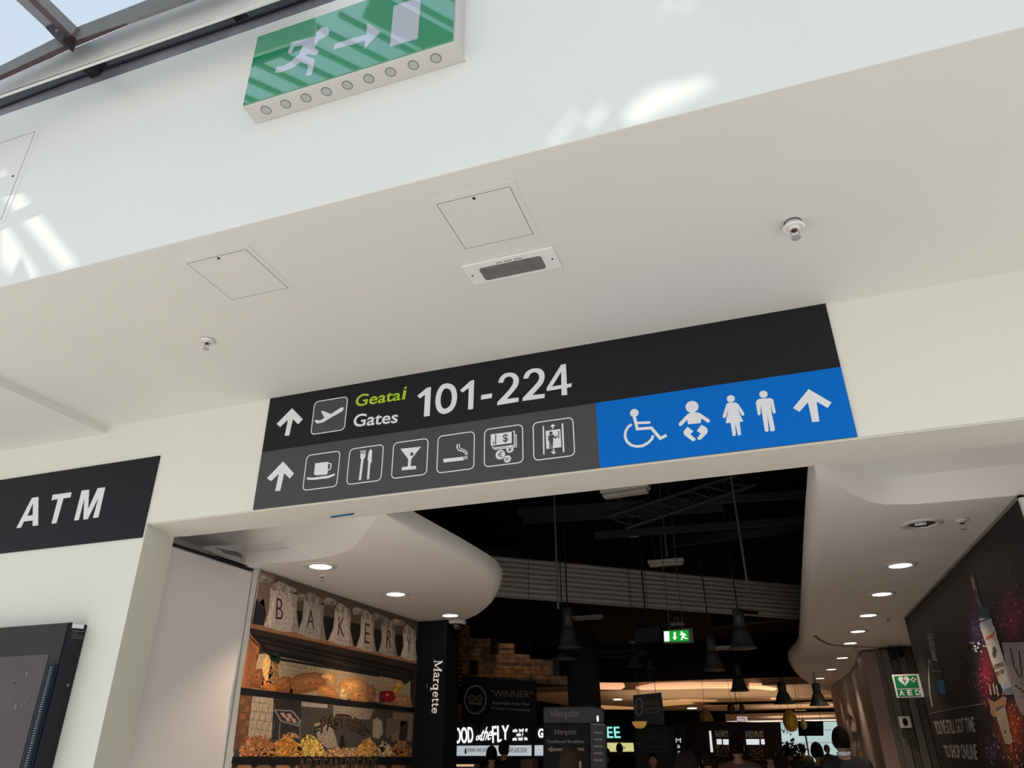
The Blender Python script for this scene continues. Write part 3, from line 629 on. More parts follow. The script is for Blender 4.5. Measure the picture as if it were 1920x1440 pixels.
mb.prism([S4(*p)+o_ for p in ((1649, 758), (1676, 753), (1688, 766), (1700, 758), (1698, 768), (1688, 777), (1676, 768), (1676, 790), (1672, 828), (1665, 829), (1664, 795), (1661, 830), (1655, 831), (1654, 790), (1648, 785))], NY, 0.0006)
for i in range(4): mb.disc(S4(1706, 738+i*11)+o_, 0.006, NY, 0.0006, 8)
mb.build('passenger_mark', VGREY, b)
# toilets pictograms
mb = MB(); mb.disc(S5(375, 735), 0.030, NY, T_)
mb.stroke([S5(*p) for p in ((372, 750), (384, 795), (394, 838), (484, 831), (542, 898), (583, 878))], 0.021, NY, T_)
mb.stroke([S5(384, 800), S5(478, 796)], 0.018, NY, T_)
ring = [(358, 808), (335, 825), (318, 855), (316, 888), (328, 920), (355, 942), (392, 951), (430, 946), (465, 926), (488, 902), (496, 880)]
mb.stroke([S5(*p) for p in ring], 0.018, NY, T_); mb.build('wheelchair_symbol', VWHITE, sg)
mb = MB(); mb.disc(S5(746, 695), 0.043, NY, T_)
poly(mb, S5, ((716, 744), (740, 732), (775, 731), (795, 735), (858, 778), (862, 792), (846, 798), (806, 770), (802, 800), (720, 808), (716, 778), (678, 818), (662, 818), (660, 803)))
poly(mb, S5, ((718, 824), (754, 852), (735, 872), (770, 902), (764, 914), (748, 916), (696, 876), (690, 856), (704, 838)))
poly(mb, S5, ((806, 812), (838, 828), (848, 848), (843, 866), (802, 906), (784, 908), (780, 896), (802, 868), (776, 850))); mb.build('baby_symbol', VWHITE, sg)
mb = MB(); mb.disc(S5(995, 644), 0.026, NY, T_)
poly(mb, S5, ((968, 676), (980, 670), (1026, 668), (1044, 678), (1082, 738), (1079, 752), (1066, 752), (1034, 706), (1076, 790), (1052, 792), (1061, 876), (1040, 880), (1024, 798), (1027, 880), (1008, 884), (994, 798), (962, 800), (982, 706), (962, 764), (946, 768), (944, 752))); mb.build('woman_symbol', VWHITE, sg)
mb = MB(); mb.disc(S5(1205, 615), 0.026, NY, T_)
poly(mb, S5, ((1164, 652), (1180, 644), (1250, 640), (1268, 648), (1284, 734), (1272, 740), (1262, 728), (1250, 670), (1258, 740), (1280, 842), (1270, 852), (1250, 852), (1230, 744), (1239, 850), (1226, 858), (1214, 850), (1186, 675), (1188, 738), (1176, 752), (1168, 744), (1156, 672))); mb.build('man_symbol', VWHITE, sg)
anchor(sg)
for c_ in sg.children:
    for g in c_.children: g.matrix_parent_inverse = Matrix()

# ATM sign
at = thing('atm_sign', 'black wall sign with slanted white letters ATM at the left', 'sign', (-6, YB, 3.22))
MB().box((-8.2, YB-DZ, 3.218), (-4.762, YB-0.0005, 3.934)).build('panel', ATMB, at)
S6 = PY(YB-DZ, k6)
SA = PY(YB-DZ, mk(0, 840, 6.0))
glyph([((185, 902), (362, 560), (400, 555), (372, 620), (308, 765), (270, 828), (238, 895)), ((362, 560), (434, 550), (430, 870), (368, 878), (372, 620)), ((308, 765), (374, 755), (370, 815), (270, 828))], SA, at, 'letter')
glyph([((594, 527), (806, 498), (794, 556), (715, 567), (636, 846), (580, 852), (652, 576), (580, 588))], SA, at, 'letter')
glyph([((920, 480), (1005, 468), (992, 690), (1100, 452), (1186, 442), (1108, 780), (1046, 790), (1108, 560), (988, 800), (938, 806), (952, 560), (888, 810), (834, 817))], SA, at, 'letter')
anchor(at)

# ATM machine
am = thing('cash_machine', 'black wall cash machine with grey tinted screen at the left edge', 'cash machine', (-6.0, 4.5, 0.9))
MB().box((-7.6, 4.445, 0.7), (-5.12, YB-0.002, 2.547)).build('housing', HOUS, am, bevel=0.006)
G6 = PY(4.445, k6)
MB().box((-7.6, 4.435, 0.72), (-5.14, 4.446, 2.54)).build('bezel', BEZEL, am, bevel=0.003)
gx = at_y(*k6(170, 1046), 4.432)
MB().box((-7.4, 4.431, 0.9), (gx.x, 4.436, gx.z)).build('screen', SCREEN, am)
c = MB(); xa = at_y(*k6(175, 1085), 4.425)
tp = []
for i in range(0, 560):
    a = i*PI/4; tp.append((xa.x+0.022+0.016*math.cos(a), 4.424+0.010*math.sin(a), xa.z-0.004-i*0.0020))
c.tube(tp, 0.0035, 5); c.build('coiled_cable', COILM, am, smooth=True)
MB().box((xa.x-0.01, 4.415, 0.8), (xa.x+0.056, 4.434, xa.z+0.01)).build('cable_tray', mat('petrol_tray', (0.006, 0.015, 0.028), 0.5, spec=0.2), am)
st = MB(); st.prism([at_x(*k6(*p), -5.119) for p in ((252, 938), (292, 944), (288, 958), (248, 955))], PX, 0.001)
stk = st.build('sticker', VWHITE, am)
st = MB()
for i, (a_, b_) in enumerate(((250, 300), (252, 272), (246, 290), (248, 294))): st.prism([at_x(*k6(*p), -5.119) for p in ((a_, 964+i*8), (b_, 968+i*8), (b_, 969.5+i*8), (a_, 965.5+i*8))], PX, 0.001)
st.build('fine_print', DIMT, am)
MB().disc(at_x(*k6(234, 1153), -5.119), 0.012, PX, 0.004, 16).build('keyhole', GREYST, am)
rg = MB(); sc = at_y(*k6(75, 1170), 4.430)
for body, a0, a1, rr_ in (('MARINA', 145, 45, 0.115), ('DELIVERY', 215, 325, 0.115)):
    for i, ch_ in enumerate(body):
        a = math.radians(a0+(a1-a0)*i/(len(body)-1)); up = V((math.cos(a), 0, math.sin(a))); s = 1 if a0 < 180 else -1
        cc = sc + up*rr_; u_ = up*s*0.018; r_ = V((0, -1, 0)).cross(up*s)*-0.012
        text_on(rg, ch_, [cc-r_+u_, cc+r_+u_, cc+r_-u_, cc-r_-u_], NY, 0.001, bold=0.01)
rg.build('faint_round_lettering', mat('etched_grey', (0.14, 0.125, 0.125), 0.3), am)
anchor(am)

# ------------------------------------------------------------------ bakery mural (a printed picture on the left wall)
XM = -4.935
mu = thing('bakery_mural', 'printed bakery shelf mural lettered BAKERY on the left wall', 'mural', (XM, 8.3, 0))
MB().box((XM-0.01, 6.375, 0.02), (XM+0.015, 10.19, ZL-0.012)).build('panel', mat('mural_backing', (0.05, 0.035, 0.028), 0.5), mu)
XP = XM+0.0155
pic = MB()
def p7(pts, col, L):
    col = (col[0]*1.6, col[1]*1.42, col[2]*1.28); pic.flat([at_x(*k7(*p), XP+L*0.0006) for p in pts], col)
# zones top to bottom (k7 crop coordinates)
p7([(515, 412), (1340, 680), (1340, 900), (470, 690)], (0.085, 0.065, 0.052), 1)
p7([(600, 600), (900, 660), (1340, 775), (1340, 890), (560, 700)], (0.010, 0.008, 0.008), 2)
p7([(515, 412), (600, 440), (560, 640), (490, 640)], (0.16, 0.12, 0.10), 2)
p7([(500, 560), (548, 640), (535, 700), (478, 690)], (0.02, 0.02, 0.025), 3)
p7([(490, 600), (540, 560), (550, 660), (500, 640)], (0.05, 0.04, 0.035), 2)
# shelf under the sacks
p7([(470, 688), (1335, 880), (1335, 900), (468, 712)], (0.30, 0.15, 0.08), 5)
p7([(468, 712), (1335, 900), (1332, 935), (466, 740)], (0.035, 0.024, 0.020), 5)
p7([(466, 738), (1332, 933), (1255, 985), (560, 850)], (0.011, 0.010, 0.011), 4)
for i in (1, 3, 4): p7([(500+i*14, 758+i*14), (1310-i*10, 938+i*8), (1310-i*10, 940+i*8), (500+i*14, 761+i*14)], (0.09, 0.06, 0.045), 5)
# tiled wall behind shelves
p7([(560, 850), (1300, 985), (1300, 1115), (470, 1030)], (0.33, 0.27, 0.19), 2)
p7([(466, 740), (520, 800), (480, 1030), (418, 1025)], (0.26, 0.11, 0.05), 3)
for k_ in range(4): p7([(470+k_*8, 790+k_*10), (473+k_*8, 793+k_*10), (445+k_*8, 1020), (441+k_*8, 1020)], (0.14, 0.06, 0.03), 4)
for r_ in range(6):
    y_ = 862+r_*24; p7([(600, y_+8), (1290, y_+132-r_*2), (1290, y_+134-r_*2), (600, y_+11)], (0.20, 0.15, 0.10), 3)
    for c_ in range(14):
        x_ = 610+c_*50+(r_ % 2)*24; yy = y_+10+(x_-600)*0.175; p7([(x_, yy), (x_+2, yy), (x_+2, yy+22), (x_, yy+22)], (0.20, 0.15, 0.10), 3)
p7([(620, 868), (1140, 955), (1140, 968), (620, 882)], (0.015, 0.015, 0.015), 5)
p7([(500, 850), (560, 845), (520, 1010), (480, 1000)], (0.34, 0.27, 0.18), 3)
p7([(462, 752), (560, 850), (610, 860), (620, 900), (590, 870), (480, 780)], (0.008, 0.010, 0.012), 6)
p7([(1255, 985), (1340, 930), (1335, 960), (1270, 1010)], (0.02, 0.018, 0.018), 5)
# black shelves
p7([(420, 1022), (1328, 1130), (1328, 1152), (416, 1056)], (0.008, 0.009, 0.012), 12)
p7([(376, 1382), (1316, 1384), (1316, 1425), (370, 1420)], (0.010, 0.010, 0.013), 12)
p7([(1328, 900), (1345, 900), (1320, 1440), (1304, 1440)], (0.07, 0.04, 0.025), 11)
# lower bay
p7([(416, 1056), (1328, 1152), (1316, 1384), (376, 1382)], (0.055, 0.050, 0.050), 2)
p7([(416, 1056), (490, 1064), (450, 1300), (380, 1360)], (0.12, 0.06, 0.035), 3)
p7([(482, 1066), (590, 1078), (580, 1285), (450, 1320)], (0.32, 0.28, 0.22), 4)
for r_ in range(5):
    y_ = 1095+r_*46; p7([(470, y_), (585, y_+14), (585, y_+17), (470, y_+3)], (0.14, 0.11, 0.09), 5)
for c_ in range(4):
    for r_ in range(5): x_ = 490+c_*30+(r_ % 2)*14; y_ = 1060+r_*46; p7([(x_, y_), (x_+2, y_), (x_-3, y_+44), (x_-6, y_+44)], (0.14, 0.11, 0.09), 5)
for c_ in range(7): p7([(420+c_ % 2*22, 1080+c_*38), (446+c_ % 2*18, 1084+c_*38), (440+c_ % 2*18, 1112+c_*38), (414+c_ % 2*22, 1108+c_*38)], (0.17+0.03*(c_ % 3), 0.09, 0.055), 5)
p7([(735, 1095), (870, 1110), (870, 1130), (735, 1120)], (0.30, 0.28, 0.26), 5)
p7([(590, 1080), (735, 1095), (730, 1300), (580, 1290)], (0.025, 0.025, 0.03), 4)
p7([(900, 1115), (1110, 1135), (1090, 1190), (900, 1180)], (0.22, 0.20, 0.17), 4)
for r_ in range(4): p7([(900, 1128+r_*14), (1110, 1146+r_*14), (1110, 1148+r_*14), (900, 1130+r_*14)], (0.10, 0.09, 0.08), 5)
p7([(1180, 1180), (1290, 1190), (1285, 1200), (1180, 1290), (1170, 1250)], (0.16, 0.12, 0.09), 5)
p7([(1210, 1150), (1325, 1160), (1320, 1300), (1200, 1300)], (0.22, 0.17, 0.12), 3)
p7([(1250, 1195), (1290, 1200), (1280, 1300), (1240, 1300)], (0.04, 0.035, 0.03), 5)
# menu stand
p7([(590, 1135), (690, 1140), (735, 1195), (720, 1225), (625, 1200)], (0.16, 0.17, 0.18), 6)
p7([(604, 1143), (682, 1148), (722, 1196), (712, 1214), (634, 1193)], (0.025, 0.022, 0.025), 7)
for q in ((640, 1168), (672, 1172), (662, 1190), (694, 1196)): p7([(q[0]-16, q[1]-14), (q[0]+6, q[1]-14), (q[0]+18, q[1]+10), (q[0]-2, q[1]+9)], (0.36, 0.24, 0.20), 8)
p7([(620, 1205), (628, 1205), (622, 1290), (612, 1290)], (0.10, 0.11, 0.12), 7); p7([(722, 1215), (730, 1212), (732, 1300), (724, 1300)], (0.10, 0.11, 0.12), 7)
# apron-like pale shapes (server)
p7([(800, 1210), (850, 1200), (900, 1240), (925, 1330), (870, 1340), (820, 1290)], (0.27, 0.24, 0.20), 5)
p7([(1105, 1190), (1130, 1178), (1155, 1200), (1158, 1260), (1135, 1290), (1105, 1280)], (0.30, 0.27, 0.23), 6)
p7([(870, 1345), (1040, 1330), (1060, 1375), (860, 1380)], (0.20, 0.17, 0.14), 5)
def jit(c, a):
    f = 1+random.uniform(-a, a); return tuple(max(0.0, x*f*(1+random.uniform(-.06, .06))) for x in c)
def blob(cx, cy, rx, ry, col, L, k=9, rot=0.0, jr=0.12):
    pts = []
    for i in range(k):
        a = 2*PI*i/k; q = 1+random.uniform(-jr, jr); x = rx*q*math.cos(a); y = ry*q*math.sin(a)
        pts.append((cx+x*math.cos(rot)-y*math.sin(rot), cy+x*math.sin(rot)+y*math.cos(rot)))
    p7(pts, col, L)
def heap(x0, x1, yb, h, col, n, s=9, yb1=None):
    yb1 = yb if yb1 is None else yb1
    p7([(x0, yb)] + [(x0+(x1-x0)*t, yb+(yb1-yb)*t-h*math.sin(PI*(0.12+0.76*t))) for t in [i/10 for i in range(11)]] + [(x1, yb1)], jit(tuple(c*0.6 for c in col), 0.05), 8)
    for i in range(n):
        t = random.random(); hh_ = h*math.sin(PI*(0.12+0.76*t))*random.random()
        blob(x0+(x1-x0)*t, yb+(yb1-yb)*t-hh_, s*random.uniform(0.6, 1.3), s*random.uniform(0.35, 0.7), jit(col, 0.45), 9+random.randint(0, 2), 7, random.uniform(0, PI))
heap(415, 610, 1378, 105, (0.42, 0.19, 0.09), 150); heap(570, 740, 1380, 100, (0.50, 0.24, 0.06), 150)
heap(712, 850, 1378, 108, (0.62, 0.46, 0.12), 110); heap(850, 1030, 1382, 52, (0.46, 0.30, 0.17), 70)
heap(1025, 1130, 1378, 92, (0.50, 0.30, 0.10), 90); heap(1118, 1215, 1380, 72, (0.46, 0.38, 0.22), 30, 14); heap(1205, 1310, 1382, 85, (0.42, 0.20, 0.08), 90)
heap(640, 720, 1285, 28, (0.40, 0.22, 0.12), 20)
# breads on the middle shelf
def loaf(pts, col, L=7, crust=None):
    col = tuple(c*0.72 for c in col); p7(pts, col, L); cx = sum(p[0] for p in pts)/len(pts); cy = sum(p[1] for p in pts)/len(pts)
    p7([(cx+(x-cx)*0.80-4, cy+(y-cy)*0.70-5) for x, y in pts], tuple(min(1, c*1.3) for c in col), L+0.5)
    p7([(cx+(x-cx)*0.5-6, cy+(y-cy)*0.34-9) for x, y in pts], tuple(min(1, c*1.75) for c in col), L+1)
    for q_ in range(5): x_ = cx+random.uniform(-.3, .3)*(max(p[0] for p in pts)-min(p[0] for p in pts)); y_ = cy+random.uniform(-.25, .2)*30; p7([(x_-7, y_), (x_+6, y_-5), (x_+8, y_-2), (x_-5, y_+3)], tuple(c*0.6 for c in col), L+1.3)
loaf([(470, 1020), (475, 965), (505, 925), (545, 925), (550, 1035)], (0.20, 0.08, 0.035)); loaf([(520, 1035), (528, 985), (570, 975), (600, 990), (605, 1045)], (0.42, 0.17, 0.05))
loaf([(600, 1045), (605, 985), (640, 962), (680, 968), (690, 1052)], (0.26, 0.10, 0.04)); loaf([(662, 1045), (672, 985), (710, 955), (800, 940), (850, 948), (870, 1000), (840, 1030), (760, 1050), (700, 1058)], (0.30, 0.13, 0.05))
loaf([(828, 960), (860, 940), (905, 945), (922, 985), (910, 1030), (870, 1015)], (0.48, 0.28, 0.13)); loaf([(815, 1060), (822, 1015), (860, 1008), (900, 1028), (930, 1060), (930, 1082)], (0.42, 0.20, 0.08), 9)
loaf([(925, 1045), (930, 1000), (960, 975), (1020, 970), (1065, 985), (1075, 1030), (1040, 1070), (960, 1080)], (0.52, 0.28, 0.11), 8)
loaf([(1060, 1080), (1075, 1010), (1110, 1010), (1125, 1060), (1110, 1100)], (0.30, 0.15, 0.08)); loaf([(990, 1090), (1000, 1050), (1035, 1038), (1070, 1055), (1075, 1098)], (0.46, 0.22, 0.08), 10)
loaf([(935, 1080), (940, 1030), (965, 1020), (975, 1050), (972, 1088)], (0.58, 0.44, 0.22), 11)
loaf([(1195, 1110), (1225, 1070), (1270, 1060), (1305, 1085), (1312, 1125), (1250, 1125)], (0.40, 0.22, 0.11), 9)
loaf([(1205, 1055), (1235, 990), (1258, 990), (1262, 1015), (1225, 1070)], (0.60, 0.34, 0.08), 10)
blob(1188, 1068, 36, 30, (0.25, 0.005, 0.02), 11, 14, 0, 0.03); blob(1180, 1060, 10, 8, (0.55, 0.15, 0.15), 12, 9); p7([(1140, 1045), (1170, 1040), (1170, 1100), (1140, 1098)], (0.08, 0.02, 0.03), 10)
p7([(1120, 1110), (1215, 1095), (1240, 1108), (1200, 1120)], (0.28, 0.16, 0.09), 12)
# pineapple-like leafy loaf and round black plate at left
blob(598, 872, 28, 34, (0.012, 0.022, 0.018), 6, 16, 0, 0.02)
p7([(528, 900), (552, 848), (575, 880), (585, 950), (555, 1000), (535, 960)], (0.58, 0.40, 0.16), 8)
for i in range(40): blob(585+random.uniform(-24, 30), 945+random.uniform(-45, 55), 6, 4, jit((0.34, 0.20, 0.09), 0.5), 9, 6, random.random()*3)
p7([(575, 880), (612, 900), (618, 980), (590, 1015), (560, 990)], (0.20, 0.11, 0.05), 8)
# lower shelf: jars and loaves just at the frame edge and beyond
for i in range(9): x_ = 400+i*100; p7([(x_, 1440), (x_+8, 1424), (x_+70, 1424), (x_+78, 1440), (x_+70, 1560), (x_, 1560)], jit((0.22, 0.13, 0.08), 0.3), 5)
# sacks
sacks = [((520, 443, 600, 480), (575, 505), (712, 530), (722, 738), (538, 704), (632, 612), 'B', (604, 556, 640, 665)),
         ((720, 540, 790, 520), (748, 560), (850, 585), (862, 776), (712, 742), (782, 670), 'A', (764, 616, 802, 708)),
         ((860, 560, 940, 590), (910, 615), (990, 640), (1006, 808), (872, 780), (942, 700), 'K', (925, 652, 958, 752)),
         ((1010, 610, 1080, 640), (1045, 650), (1112, 670), (1122, 836), (1018, 815), (1076, 740), 'E', (1063, 688, 1090, 790)),
         ((1110, 640, 1190, 680), (1150, 690), (1222, 715), (1232, 858), (1134, 838), (1188, 770), 'R', (1177, 722, 1202, 810)),
         ((1210, 670, 1300, 710), (1262, 728), (1330, 748), (1336, 880), (1248, 862), (1294, 800), 'Y', (1281, 758, 1306, 840))]
INK = mat('sack_brown_ink', (0.045, 0.025, 0.02), 0.6)
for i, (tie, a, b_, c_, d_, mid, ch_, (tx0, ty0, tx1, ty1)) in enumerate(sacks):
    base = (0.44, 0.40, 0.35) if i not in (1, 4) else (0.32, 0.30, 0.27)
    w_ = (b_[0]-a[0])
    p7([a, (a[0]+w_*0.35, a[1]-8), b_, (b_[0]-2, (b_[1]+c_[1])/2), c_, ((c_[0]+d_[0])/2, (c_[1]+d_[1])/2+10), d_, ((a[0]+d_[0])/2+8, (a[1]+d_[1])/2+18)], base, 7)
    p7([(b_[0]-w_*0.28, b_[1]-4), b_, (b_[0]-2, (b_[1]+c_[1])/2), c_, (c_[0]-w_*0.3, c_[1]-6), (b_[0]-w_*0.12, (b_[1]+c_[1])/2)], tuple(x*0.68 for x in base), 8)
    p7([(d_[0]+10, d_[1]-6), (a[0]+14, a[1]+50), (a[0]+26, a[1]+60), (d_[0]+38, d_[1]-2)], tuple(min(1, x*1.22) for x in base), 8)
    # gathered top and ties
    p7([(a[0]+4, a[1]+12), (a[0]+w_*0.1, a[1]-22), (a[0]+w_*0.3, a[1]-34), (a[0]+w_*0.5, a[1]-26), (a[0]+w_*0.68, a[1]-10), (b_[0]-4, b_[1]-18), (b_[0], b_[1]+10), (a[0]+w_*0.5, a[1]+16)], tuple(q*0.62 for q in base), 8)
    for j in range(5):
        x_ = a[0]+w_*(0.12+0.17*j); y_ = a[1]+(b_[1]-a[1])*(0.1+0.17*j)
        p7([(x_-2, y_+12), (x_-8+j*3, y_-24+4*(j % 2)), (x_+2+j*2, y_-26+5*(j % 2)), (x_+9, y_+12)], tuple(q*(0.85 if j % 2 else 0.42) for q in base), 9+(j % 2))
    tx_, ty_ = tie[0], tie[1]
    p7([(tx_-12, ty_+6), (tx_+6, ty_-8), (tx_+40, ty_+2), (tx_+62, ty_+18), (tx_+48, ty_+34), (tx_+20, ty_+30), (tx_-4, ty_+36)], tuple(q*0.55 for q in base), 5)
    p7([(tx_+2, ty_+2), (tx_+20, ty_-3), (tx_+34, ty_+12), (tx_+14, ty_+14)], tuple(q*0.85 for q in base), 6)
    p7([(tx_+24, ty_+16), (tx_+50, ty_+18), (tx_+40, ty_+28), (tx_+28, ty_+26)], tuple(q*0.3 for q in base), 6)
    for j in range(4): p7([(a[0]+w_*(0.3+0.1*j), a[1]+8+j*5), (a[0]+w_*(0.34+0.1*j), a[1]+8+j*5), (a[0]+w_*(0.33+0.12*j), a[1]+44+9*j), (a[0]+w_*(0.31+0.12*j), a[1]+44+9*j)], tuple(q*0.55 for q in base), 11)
    sl = (ty1-ty0)*0.0+(tx1-tx0)*0.22
    tl_ = MB(); text_on(tl_, ch_, [at_x(*k7(*p), XP+12*0.0006) for p in ((tx0+2, ty0), (tx1, ty0+sl), (tx1-2, ty1+sl), (tx0-2, ty1))], PX, 0.001, bold=-0.01); tl_.build('sack_letter', INK, mu)
    p7([(tx0+6, ty1+28), (tx0+14, ty1+20), (tx0+24, ty1+32)], tuple(q*0.7 for q in base), 9)
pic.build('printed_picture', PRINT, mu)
DINK = mat('amber_ink', (0.20, 0.125, 0.07), 0.5); BRZ = mat('bronze_ink', (0.022, 0.013, 0.008), 0.5)
tx = MB(); U = lambda a, b, L=13: at_x(*k7(a, b), XP+L*0.0006)
text_on(tx, 'PASTRIES', [U(836, 1185), U(1068, 1212), U(1062, 1276), U(836, 1262)], PX, 0.001, bold=0.035, arch=0.55)
tx.build('shop_lettering', BRZ, mu); tx = MB(); text_on(tx, '&', [U(935, 1268), U(965, 1270), U(965, 1336), U(932, 1340)], PX, 0.001, bold=0.02)
tx.build('shop_lettering', BRZ, mu); tx = MB(); text_on(tx, 'ARTISAN BREADS', [U(716, 1385), U(1132, 1382), U(1130, 1470), U(706, 1475)], PX, 0.001, bold=0.035)
tx.build('shop_lettering', BRZ, mu); tx = MB(); tx.stroke([U(806, 1232), U(834, 1224)], 0.02, PX, 0.001); tx.stroke([U(802, 1250), U(830, 1242)], 0.015, PX, 0.001); tx.build('dash_marks', BRZ, mu); tx = MB(); tx.stroke([U(1068, 1240), U(1092, 1252)], 0.015, PX, 0.001)
tx.build('dash_marks', BRZ, mu)
tx = MB()
text_on(tx, 'PASTRIES', [U(841, 1189, 16), U(1064, 1215, 16), U(1058, 1270, 16), U(841, 1256, 16)], PX, 0.0008, bold=-0.02, arch=0.55)
tx.build('lettering_core', DINK, mu); tx = MB(); text_on(tx, 'ARTISAN BREADS', [U(721, 1391, 16), U(1127, 1388, 16), U(1125, 1465, 16), U(711, 1470, 16)], PX, 0.0008, bold=-0.02)
tx.build('lettering_core', DINK, mu)
anchor(mu)

# ------------------------------------------------------------------ navy pillar with vertical shop name
pl = thing('navy_pillar', 'navy blue pillar with white vertical serif lettering beside the bakery mural', 'pillar', (-4.7, 10.3, 0))
MB().box((-4.935, 10.2, 0), (-4.46, 10.7, 3.33)).build('shaft', NAVY, pl, bevel=0.01)
S2 = PY(10.198, m2)
serif_on('Marqette', [S2(240, 470), S2(205, 955), S2(122, 950), S2(143, 466)], NY, 0.004, mat('cream_raised_letters', (0.8, 0.78, 0.75), 0.4, emit=(0.9, 0.85, 0.8), es=0.5), pl)
mb = MB(); mb.stroke([S2(101, 686), S2(100, 720)], 0.015, NY, 0.003); mb.build('small_mark', DIMT, pl)
anchor(pl)

# dome camera
dc = thing('dome_camera', 'dark glass dome security camera under the left ceiling curve', 'security camera', (-4.40, 10.42, ZL))
MB().lathe((0, 0, 0), [(0.15, 0), (0.15, -0.035), (0.135, -0.045)], 28).build('mount', INNER, dc, smooth=True)
MB().lathe((0, 0, -0.04), [(0.125, 0), (0.12, -0.04), (0.10, -0.075), (0.07, -0.10), (0.03, -0.118), (0.001, -0.12)], 28).build('dome', BUBBLE, dc, smooth=True)
MB().ellipsoid((0, 0, -0.075), 0.06, 0.06, 0.06).build('camera_eye', HOUS, dc, smooth=True)
MB().box((-0.22, -0.03, -0.06), (-0.14, 0.03, 0)).build('cable_box', METW, dc)

# ------------------------------------------------------------------ dark ceiling void: beams, ducts, rods, fittings
def tube_thing(name, label, cat, pts, r, m=DUCT, group=None): return tag(MB().tube(pts, r, 12).build(name, m, smooth=True), label, cat, group)
D1 = PY(9.5, m1)
tube_thing('ceiling_pipe', 'thin dark pipe crossing the black ceiling near the lintel', 'pipe', [(-3.2, 8.2, 5.0), (0.9, 8.6, 5.05)], 0.03)
tube_thing('ceiling_pipe', 'long dark pipe sloping across the black ceiling void', 'pipe', [(-2.2, 10.5, 5.3), (1.4, 9.0, 5.2)], 0.04)
tube_thing('ceiling_duct', 'thick dark duct behind the unlit far batten', 'duct', [(-1.5, 14.0, 5.15), (1.6, 13.6, 5.15)], 0.12, DSTEEL)
tube_thing('ceiling_duct', 'dark duct running towards the round ceiling speaker', 'duct', [(-2.0, 8.0, 4.95), (-1.62, 10.7, 4.85)], 0.09)
tube_thing('ceiling_duct', 'dark round duct below the shutter at the right', 'duct', [(-1.2, 19, 4.35), (2.2, 17.8, 4.35)], 0.16, DSTEEL)
for i, (a, b_, y) in enumerate((((620, 230), (1880, 150), 9.2), ((640, 265), (1500, 210), 9.6), ((950, 330), (1850, 262), 10.4), ((400, 405), (560, 420), 12.0))):
    A, B = at_y(*m1(*a), y), at_y(*m1(*b_), y+0.4)
    tag(MB().bar(A, B, 0.05, 0.10).build('ceiling_beam', DSTEEL), ['first', 'second', 'third', 'short left'][i]+' faint dark steel beam in the black ceiling from the lintel', 'beam', 'dark ceiling beams')
tr = thing('roof_truss', 'faint dark lattice truss slanting across the black ceiling', 'truss', (-0.6, 9.5, 4.9))
ta, tb = at_y(*m1(1000, 250), 9.3), at_y(*m1(1560, 70), 9.3); tc_, td = at_y(*m1(1080, 300), 9.3), at_y(*m1(1640, 110), 9.3)
mb = MB(); mb.tube([ta, tb], 0.025, 6); mb.tube([tc_, td], 0.025, 6); mb.build('chord', DSTEEL, tr)
mb = MB()
for i in range(8):
    p, q = ext(ta, tb, i/8), ext(tc_, td, (i+0.5)/8); mb.tube([p, q], 0.012, 5); mb.tube([q, ext(ta, tb, (i+1)/8)], 0.012, 5)
mb.build('lacing', DSTEEL, tr); anchor(tr)
RODM = mat('grey_rod', (0.10, 0.10, 0.11), 0.5)
def rod(px, label, y, m=RODM):
    a, b_ = at_y(*m1(*px[0]), y), at_y(*m1(*px[1]), y)
    return tag(MB().tube([V(((a.x+b_.x)/2, y, ZD)), V(((a.x+b_.x)/2, y, b_.z))], 0.014, 8).build('hanging_rod', m), label, 'rod', 'hanging rods')
rod(((772, 190), (797, 645)), 'long thin rod hanging in front of the shutter at left', 9.0)
rod(((1540, 120), (1606, 560)), 'long thin rod hanging in front of the shutter at right', 9.0)
rod(((1240, 210), (1255, 420)), 'short thin rod above the far unlit batten', 11.0)
def batten(c, y, wd, hh, label, tilt=0.0):
    p = at_y(*m1(*c), y); r = thing('batten_light', label, 'batten light', (p.x, p.y, p.z), 'unlit batten lights'); r.rotation_euler = (0, 0, tilt)
    MB().box((-wd/2, -0.09, 0), (wd/2, 0.09, hh*0.5)).build('body', BATTEN, r, bevel=0.01)
    MB().box((-wd/2+0.02, -0.07, -hh*0.45), (wd/2-0.02, 0.07, 0)).build('diffuser', mat('prismatic_diffuser', (0.48, 0.45, 0.38), 0.3, noise=0.2, nscale=25), r, bevel=0.02)
    for s_ in (-1, 1): MB().tube([(s_*wd*0.3, 0, hh*0.5), (s_*wd*0.3, 0, ZD-p.z)], 0.004, 6).build('hanger', RODM, r)
    return r
batten((1080, 140), 8.5, 0.60, 0.12, 'unlit white batten light just below the lintel edge', -0.1)
batten((1255, 447), 12.9, 0.62, 0.11, 'unlit batten light above the middle of the shutter')
batten((920, 682), 15, 0.62, 0.08, 'small dim batten light under the shutter left of the exit sign')
batten((1488, 812), 17, 0.5, 0.08, 'small dim batten light between two pendants at the right')
def speaker(c, y, r_, label, m):
    p = at_y(*m1(*c), y); r = thing('ceiling_speaker', label, 'speaker', (p.x, p.y, p.z), 'round ceiling speakers')
    MB().lathe((0, 0, 0), [(r_*0.85, 0.03), (r_, 0.015), (r_, 0), (r_*0.9, -0.006)], 30).build('rim', m, r, smooth=False)
    MB().lathe((0, 0, 0), [(r_*0.8, 0.03), (r_*0.7, 0.18), (r_*0.3, 0.2)], 20).build('can', DSTEEL, r)
    MB().tube([(0, 0, 0.2), (0, 0, ZD-p.z)], 0.012, 6).build('stem', RODM, r)
speaker((1114, 327), 10.8, 0.13, 'round pale speaker disc hanging in the black void', BATTEN)
speaker((1193, 313), 12.0, 0.13, 'round dark speaker disc behind the pale one', PEND)

